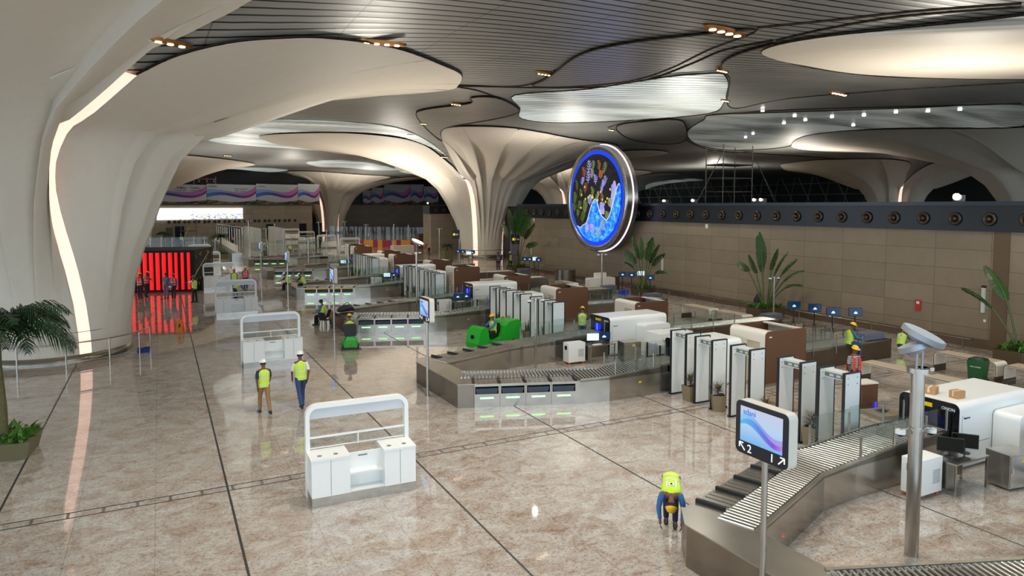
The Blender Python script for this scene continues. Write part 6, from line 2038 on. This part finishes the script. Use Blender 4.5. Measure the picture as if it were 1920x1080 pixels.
# ============================================================ RED STRIPED CUBE, WET FLOOR SIGN, RAILING, SMALL THINGS
t = empty('striped_cube', (0, 0, 0), 0, 'large black cube with glowing red vertical stripes like a curtain', 'installation')
A0, A1 = Vector((-4.2, 57.3)), Vector((2.2, 55.5))
dv = (A1 - A0).normalized(); nv = Vector((-dv.y, dv.x))
B1 = A1 + nv * 4.5 + dv * .3; B0 = A0 + nv * 4.5
b = MB(); b.prism([tuple(A0), tuple(A1), tuple(B1), tuple(B0)], 0, 3.1); b.build('shell', mat('flat_black', (8, 8, 9), .8), t)
REDL = mat('red_led', (255, 20, 20), .5, emit=(240, 8, 14), es=1.05)
L = (A1 - A0).length
n = 15
for i in range(n):
    s0 = .15 + i * (L - .25) / n
    w_ = .26 if i < 12 else .2
    P = [A0 + dv * s0, A0 + dv * (s0 + w_)]
    m = MB()
    q = [(P[0] - nv * .01), (P[0] - nv * .06 + dv * w_ * .3), (P[1] - nv * .06 - dv * w_ * .3), (P[1] - nv * .01), (P[1] + nv * .0), (P[0] + nv * .0)]
    m.prism([tuple(x) for x in q], .22, 2.92); m.build('red_stripe', REDL, t)
b = MB(); b.prism([tuple(A0 - nv * .9), tuple(A1 - nv * .9), tuple(A1 - nv * .02), tuple(A0 - nv * .02)], 0, .05); b.build('plinth', mat('red_carpet', (120, 50, 60), .5), t)
RR = random.Random(5)
for q in range(24):
    s0, z0 = RR.uniform(.3, 4.2), RR.uniform(.4, 2.9)
    c = A1 + (B1 - A1).normalized() * s0
    b = MB(); b.ball((c.x + .01, c.y, z0), .12, 6, (.3, 1, 1)); b.build('gold_dot', mat('gold_dot', (190, 150, 60), .4, .6), t)
b = MB(); b.prism([tuple(A1 - nv * .02), tuple(A1 + dv * .06), tuple(B1 + dv * .06), tuple(B1)], 0, 3.14); 
o = b.build('white_corner', mat('thin_white_edge', (220, 216, 210), .5), t); o.scale = (1, 1, 1)
o.hide_render = True
bpy.data.objects.remove(o)
def rodthing(name, p, q, r, m, lab, cat):
    b = MB(); b.cyl(p, q, r, n=6); tag(b.build(name, m), lab, cat)
gx, gy = px(365, 567)
rodthing('long_pole', (gx - .25, gy - .1, 1.25), (gx + .9, gy + .4, 3.2), .02, mat('pale_wood', (200, 160, 110), .6), 'long pale wooden pole held by the green-helmeted worker', 'pole')
gx, gy = px(340, 461)
rodthing('yellow_pole', (gx + .3, gy - .2, .9), (gx + 1.2, gy, 3.0), .05, mat('yellow_paint', (230, 180, 30), .5), 'yellow pole carried by the distant white-helmeted worker', 'pole')
gx, gy = px(314, 561)
t = empty('paper_bag', (gx + .18, gy - .22, .72), -.2, 'blue carrier bag with a yellow print held by the man in grey', 'bag')
b = MB(); b.add([(-.16, -.05, 0), (.16, -.05, 0), (.16, .05, 0), (-.16, .05, 0), (-.17, -.02, .36), (.17, -.02, .36), (.17, .02, .36), (-.17, .02, .36)], [(3, 2, 1, 0), (0, 1, 5, 4), (1, 2, 6, 5), (2, 3, 7, 6), (3, 0, 4, 7), (4, 5, 6, 7)]); b.build('body', mat('bag_blue', (30, 70, 140), .5), t)
b = MB(); b.box(-.08, .08, -.052, -.046, .08, .22); b.build('print', YEL, t)
# wet floor sign
t = empty('wet_floor_sign', (*px(338, 622), 0), -.3, 'orange folding wet-floor sign standing on the reflecting granite', 'sign')
OG = mat('orange_plastic', (232, 132, 30), .45)
for s in (-1, 1):
    b = MB(); b.add([(-.17, s * .17, 0), (.17, s * .17, 0), (.12, s * .02, .62), (-.12, s * .02, .62), (-.17, s * .17 + .02, 0), (.17, s * .17 + .02, 0), (.12, s * .02 + .02, .62), (-.12, s * .02 + .02, .62)], [(0, 1, 2, 3), (7, 6, 5, 4), (0, 4, 5, 1), (1, 5, 6, 2), (2, 6, 7, 3), (3, 7, 4, 0)]); b.build('panel', OG, t)
b = MB(); b.add([(-.05, -.115, .25), (.05, -.115, .25), (.03, -.07, .42), (-.03, -.07, .42)], [(0, 1, 2, 3)]); b.build('pictogram', BLACK, t)
# blue tub near the column
bx, by = px(269, 660)
o = tray_mesh().build('blue_tub', mat('blue_plastic', (36, 48, 130), .4)); o.location = (bx, by, 0); o.scale = (.8, .9, 1.4)
tag(o, 'small blue plastic tub on the floor right of the nearest column', 'tub')
tag(MB().box(-.3, .3, -.2, .2, 0, .3).build('blue_crate', mat('bright_blue_plastic', (20, 60, 200), .4), loc=(*at(1169, 552, .0), .0)), 'bright blue crate beyond the third lane', 'crate')
# railing around the first column
t = empty('column_railing', (0, 0, 0), 0, 'curved steel railing round the foot of the nearest column', 'railing')
cc = (-4.2, 35); rr = 3.75
a0, a1 = math.radians(-150), math.radians(-12)
pts = [(cc[0] + rr * math.cos(a0 + (a1 - a0) * i / 40), cc[1] + rr * math.sin(a0 + (a1 - a0) * i / 40)) for i in range(41)]
b = MB(); b.tube([(p[0], p[1], .98) for p in pts], .03, 8); b.build('top_rail', STEEL, t)
b = MB(); b.tube([(p[0], p[1], .22) for p in pts], .022, 8); b.build('bottom_rail', STEEL, t)
for i in (0, 7, 14, 21, 28, 35, 40):
    b = MB(); b.cyl((pts[i][0], pts[i][1], 0), (pts[i][0], pts[i][1], .98), .03, n=8); b.build('post', STEEL, t)
t = empty('column_railing', (0, 0, 0), 0, 'curved steel railing round the foot of the second column', 'railing')
cc = (36.5, 79); pts = [(cc[0] + 4 * math.cos(math.radians(-170 + 170 * i / 30)), cc[1] + 4 * math.sin(math.radians(-170 + 170 * i / 30))) for i in range(31)]
b = MB(); b.tube([(p[0], p[1], 1.0) for p in pts], .04, 6); b.build('top_rail', STEEL, t)
for i in range(0, 31, 5):
    b = MB(); b.cyl((pts[i][0], pts[i][1], 0), (pts[i][0], pts[i][1], 1.0), .04, n=6); b.build('post', STEEL, t)
# steel post behind the left palm
tag(MB().cyl((0, 0, 0), (0, 0, 2.1), .05, n=10).build('steel_post', STEEL, loc=(-4.6, 22.3, 0)), 'plain steel post behind the left palm', 'post')
t = empty('queue_seat', (-5.0, 23.2, 0), .4, 'black seat half hidden behind the left palm', 'chair')
b = MB(); b.box(-.25, .25, -.25, .25, .4, .46); b.build('seat', BLACK, t)
b = MB(); b.box(-.25, .25, -.28, -.24, .46, .95); b.build('backrest', BLACK, t)
for sx in (-.2, .2):
    for sy in (-.2, .2):
        b = MB(); b.cyl((sx, sy, 0), (sx, sy, .4), .02, n=6); b.build('leg', BLACK, t)

# ============================================================ GLASS PARTITIONS AND FAR HALL
def glasswall(P, Q, h, n, lab):
    t = empty('glass_partition', (0, 0, 0), 0, lab, 'partition', 'clear glass partitions')
    P, Q = Vector(P), Vector(Q)
    for i in range(n):
        p, q = P.lerp(Q, i / n), P.lerp(Q, (i + 1) / n - .003)
        b = MB(); b.obox(tuple(p), tuple(q), .02, .05, h); b.build('glass_pane', GLASS, t)
    for i in range(n + 1):
        p = P.lerp(Q, i / n)
        b = MB(); b.cyl((p.x, p.y, 0), (p.x, p.y, h + .05), .03, n=6); b.build('post', STEEL, t)
glasswall(at(262, 487), at(404, 484), 2.6, 7, 'tall glass partition above the red striped cube')
glasswall(at(455, 482), at(456, 466), 2.6, 3, 'glass partition running away left of the fifth lane')
glasswall(at(470, 497), at(560, 484), 2.4, 6, 'glass partition across the fifth lane')
glasswall(at(560, 484), at(610, 478), 2.2, 4, 'glass partition beside the distant row of detectors')
glasswall(at(600, 452), at(808, 456), 2.7, 9, 'long glass fence in front of the yellow and red barriers')
def gates(P, Q, n, lab):
    t = empty('flap_gates', (0, 0, 0), 0, lab, 'gates', 'distant glass boarding gates')
    P, Q = Vector(P), Vector(Q)
    for i in range(n):
        p = P.lerp(Q, i / max(1, n - 1))
        b = MB(); b.box(p.x - .55, p.x + .55, p.y - .1, p.y + .1, 0, 1.05); b.build('gate_cabinet', STEEL, t)
        b = MB(); b.box(p.x - .1, p.x + .1, p.y - .08, p.y + .08, 1.05, 1.9); b.build('gate_screen', WHITEW, t)
gates(at(404, 462), at(445, 492), 16, 'diagonal file of distant white self-service gates above the fourth counter')
t = empty('far_detectors', (0, 0, 0), 0, 'distant white slatted file of glass doors near the end wall, left one', 'gates', 'far files of glass doors')
for j, (pp, qq) in enumerate([(at(462, 458), at(485, 466)), (at(508, 458), at(530, 466))]):
    if j: t = empty('far_detectors', (0, 0, 0), 0, 'distant white slatted file of glass doors near the end wall, right one', 'gates', 'far files of glass doors')
    P, Q = Vector(pp), Vector(qq)
    for i in range(8):
        p = P.lerp(Q, i / 7)
        b = MB(); b.box(p.x - .4, p.x + .4, p.y - .05, p.y + .05, 0, 3.0); b.build('glass_door', mat('pale_door', (196, 200, 196), .3), t)
t = empty('truss_walkway', (0, 0, 0), 0, 'pale slatted screen sloping away above the distant gates', 'screen')
P, Q = Vector(at(407, 453)), Vector(at(455, 466))
for i in range(12):
    p = P.lerp(Q, i / 11)
    b = MB(); b.cyl((p.x, p.y, 0), (p.x, p.y, 3.0), .07, n=6); b.build('post', STEEL, t)
b = MB(); b.obox(tuple(P), tuple(Q), .3, 2.9, 3.15); b.build('top_rail', STEEL, t)
# brown crate kiosks, barriers, scanner desk near the far fence
RB, YB = mat('red_barrier', (168, 34, 60), .5), mat('yellow_barrier', (232, 160, 30), .5)
P, Q = Vector(at(678, 463)), Vector(at(800, 463))
for i in range(15):
    p = P.lerp(Q, i / 14); w_ = (Q - P).length / 14 * .46
    d_ = (Q - P).normalized()
    t = empty('plastic_barrier', (p.x, p.y, 0), math.atan2(d_.y, d_.x), ('yellow' if i % 3 == 1 or i == 2 or i == 9 else 'red') + ' plastic crowd barrier, number %s from the left in the far row' % ['one', 'two', 'three', 'four', 'five', 'six', 'seven', 'eight', 'nine', 'ten', 'eleven', 'twelve', 'thirteen', 'fourteen', 'fifteen'][i], 'barrier', 'plastic barriers by the far fence')
    m = YB if i % 3 == 1 or i == 2 or i == 9 else RB
    b = MB(); b.frame((-w_, -.05, 0), X1, Z1, Y1, 2 * w_, 1.05, .1, .1, .16); b.build('frame', m, t)
    b = MB(); b.box(-w_ + .14, w_ - .14, -.02, .02, .12, .95); b.build('panel', m, t)
for i, (u, v) in enumerate([(785, 466), (797, 465)]):
    boxthing('brown_crate', *at(u, v), 0, 1.4, 1.4, 2.2, mat('crate_brown', (96, 66, 48), .6), '%s tall brown crate near the far stone block' % ['left', 'right'][i], 'crate', 'tall brown crates')
boxthing('far_desk', at(790, 474)[0] - 4, at(790, 474)[1], 0, 3.0, 1.2, 1.05, WHITEW, 'pale low desk unit left of the far stone block', 'desk')
# hanging wayfinding signs at the passage
DIR = mat('sign_navy', (18, 22, 34), .4); DY = mat('sign_yellow', (245, 200, 40), .5, emit=(245, 200, 40), es=.8)
for i, (u0, u1, v0, v1, vf) in enumerate([(958, 979, 439, 458, 500), (848, 862, 431, 448, 487), (804, 811, 412, 420, 470)]):
    x, y = at((u0 + u1) / 2, vf)
    dpt = x * FW[0] + y * FW[1]
    w_ = (u1 - u0) * dpt / FPX; zt = EYE - (v0 - HORY) * dpt / FPX; zb = EYE - (v1 - HORY) * dpt / FPX
    t = empty('direction_sign', (x, y, 0), -.3, '%s dark direction sign with a yellow mark' % ['nearest', 'middle', 'farthest'][i], 'sign', 'dark direction signs at the passage')
    b = MB(); b.box(-w_ / 2, w_ / 2, -.08, .08, zb, zt); b.build('panel', DIR, t)
    b = MB(); b.box(-w_ * .38, -w_ * .12, -.10, -.08, (zb * .62 + zt * .38), (zb * .38 + zt * .62)); b.build('arrow_mark', DY, t)
    b = MB(); b.box(-w_ * .05, w_ * .3, -.10, -.08, (zb * .58 + zt * .42), (zb * .45 + zt * .55)); b.build('text_mark', WHITE, t)
    b = MB(); b.box(w_ / 2 - .12, w_ / 2 + .02, -.06, .06, 0, zb); b.build('post', STEELD, t)
t = empty('purple_hoarding', (33.9, 66.5, 0), 0, 'pale purple hoarding panel in the passage past the wall\'s end', 'panel')
b = MB(); b.box(0, 4.2, 0, .1, .1, 4.6); b.build('panel', mat('lilac_panel', (150, 126, 170), .5), t)
b = MB(); b.frame((1.0, -.02, 2.9), X1, Z1, Y1, .9, .9, .02, .44, .06); b.build('round_mark', WHITE, t)

# scaffolding tower beyond the wall, and the left one by the banners
SCF = mat('scaffold_tube', (120, 116, 104), .5, .5)
def scaffold(x, y, z0, w_, d, levels, lh, lab, m, r=.05, braces=True):
    t = empty('scaffold_tower', (x, y, z0), 0, lab, 'scaffold', 'scaffold towers')
    H = levels * lh
    for (xx, yy) in ((0, 0), (w_, 0), (0, d), (w_, d)):
        b = MB(); b.cyl((xx, yy, 0), (xx, yy, H + .6), r, n=6); b.build('standard', m, t)
    for k in range(levels + 1):
        b = MB()
        z = k * lh + .1
        b.cyl((0, 0, z), (w_, 0, z), r * .8, n=5); b.cyl((0, d, z), (w_, d, z), r * .8, n=5); b.cyl((0, 0, z), (0, d, z), r * .8, n=5); b.cyl((w_, 0, z), (w_, d, z), r * .8, n=5)
        b.build('ledger', m, t)
    if braces:
        for (sx, x0) in ((-1, 0), (1, w_)):
            b = MB(); b.cyl((x0, 0, H), (x0 + sx * 3.2, 0, .1), r * .8, n=5); b.build('raker', m, t)
    b = MB(); b.box(0, w_, 0, d, H - lh + .02, H - lh + .09); b.build('platform', mat('dark_boards', (60, 52, 44), .7), t)
    return t
boxthing('roof_slab', 38, 24, 0, 26, 60, 6.3, mat('far_floor_slab', (50, 50, 50), .7), 'dark roof deck of the rooms behind the stone wall', 'roof')
scaffold(45.5, 47, 6.3, 3.6, 2.2, 4, 1.25, 'steel scaffold tower with raking props standing beyond the stone wall', SCF, .05)
ss, _z = epos(372, 343, 1.5)
sp = EA + ed * ss + en * .1
scaffold(sp.x, sp.y, 6.8, 4.4, .5, 3, 1.55, 'pale scaffold on the ledge above the 90 Million banner', mat('white_tube', (190, 196, 190), .5), .06, False).rotation_euler = (0, 0, EROT)
for i, q in enumerate((1.0, 2.6, 4.0)):
    p_ = sp + ed * q - Vector((0, .25))
    r_, _a, _b = person((p_.x, p_.y + .5), .3, 'stand', 1.7, 'tiny worker in a yellow helmet and red vest on the pale scaffold, %s of three' % ['left', 'middle', 'right'][i], vest='red', top='navy', legs='navy', hat='yellow')
    r_.location.z = (10.0, 10.0, 10.0)[i]
ss, _z = epos(336, 443, 1.5); sp = EA + ed * ss - en * 2.2
scaffold(sp.x, sp.y, 0, 2.6, 1.4, 2, 1.7, 'small steel scaffold before the doorway in the end wall', SCF, .05, False)
# wall-top floodlights
for i, (u, v) in enumerate([(1796, 371), (1300, 377), (1415, 376), (1428, 375), (1246, 378), (803, 378)]):
    x = 33.2 if i == 0 else (36 if i != 5 else 33)
    p = on_x(u, v, x)
    sz = .16 if i == 0 else .09
    t = empty('flood_lamp', (p[0], p[1], 6.53 if i else 6.53), 0, 'glaring white floodlight on top of the wall, %s' % ['big one near the right edge', 'small one right of centre', 'left one of a close pair', 'right one of a close pair', 'small one just right of the artwork', 'small one on the far stone block'][i], 'light', 'floodlights on the wall top')
    b = MB(); b.box(-.05, .25, -.2, .2, 0, .3); b.build('housing', SIGNB, t)
    b = MB(); b.ball((-.1, 0, .22), sz, 10); b.build('bulb', mat('flood_bulb', (255, 236, 200), .3, emit=(255, 232, 196), es=30), t)
tag(MB().cyl((0, 0, 0), (.3, .1, 1.5), .05, n=6).build('prop_bar', BLACK, loc=(33.4, 15.2, 6.52)), 'black leaning bar standing on the wall top at the right edge', 'bar')
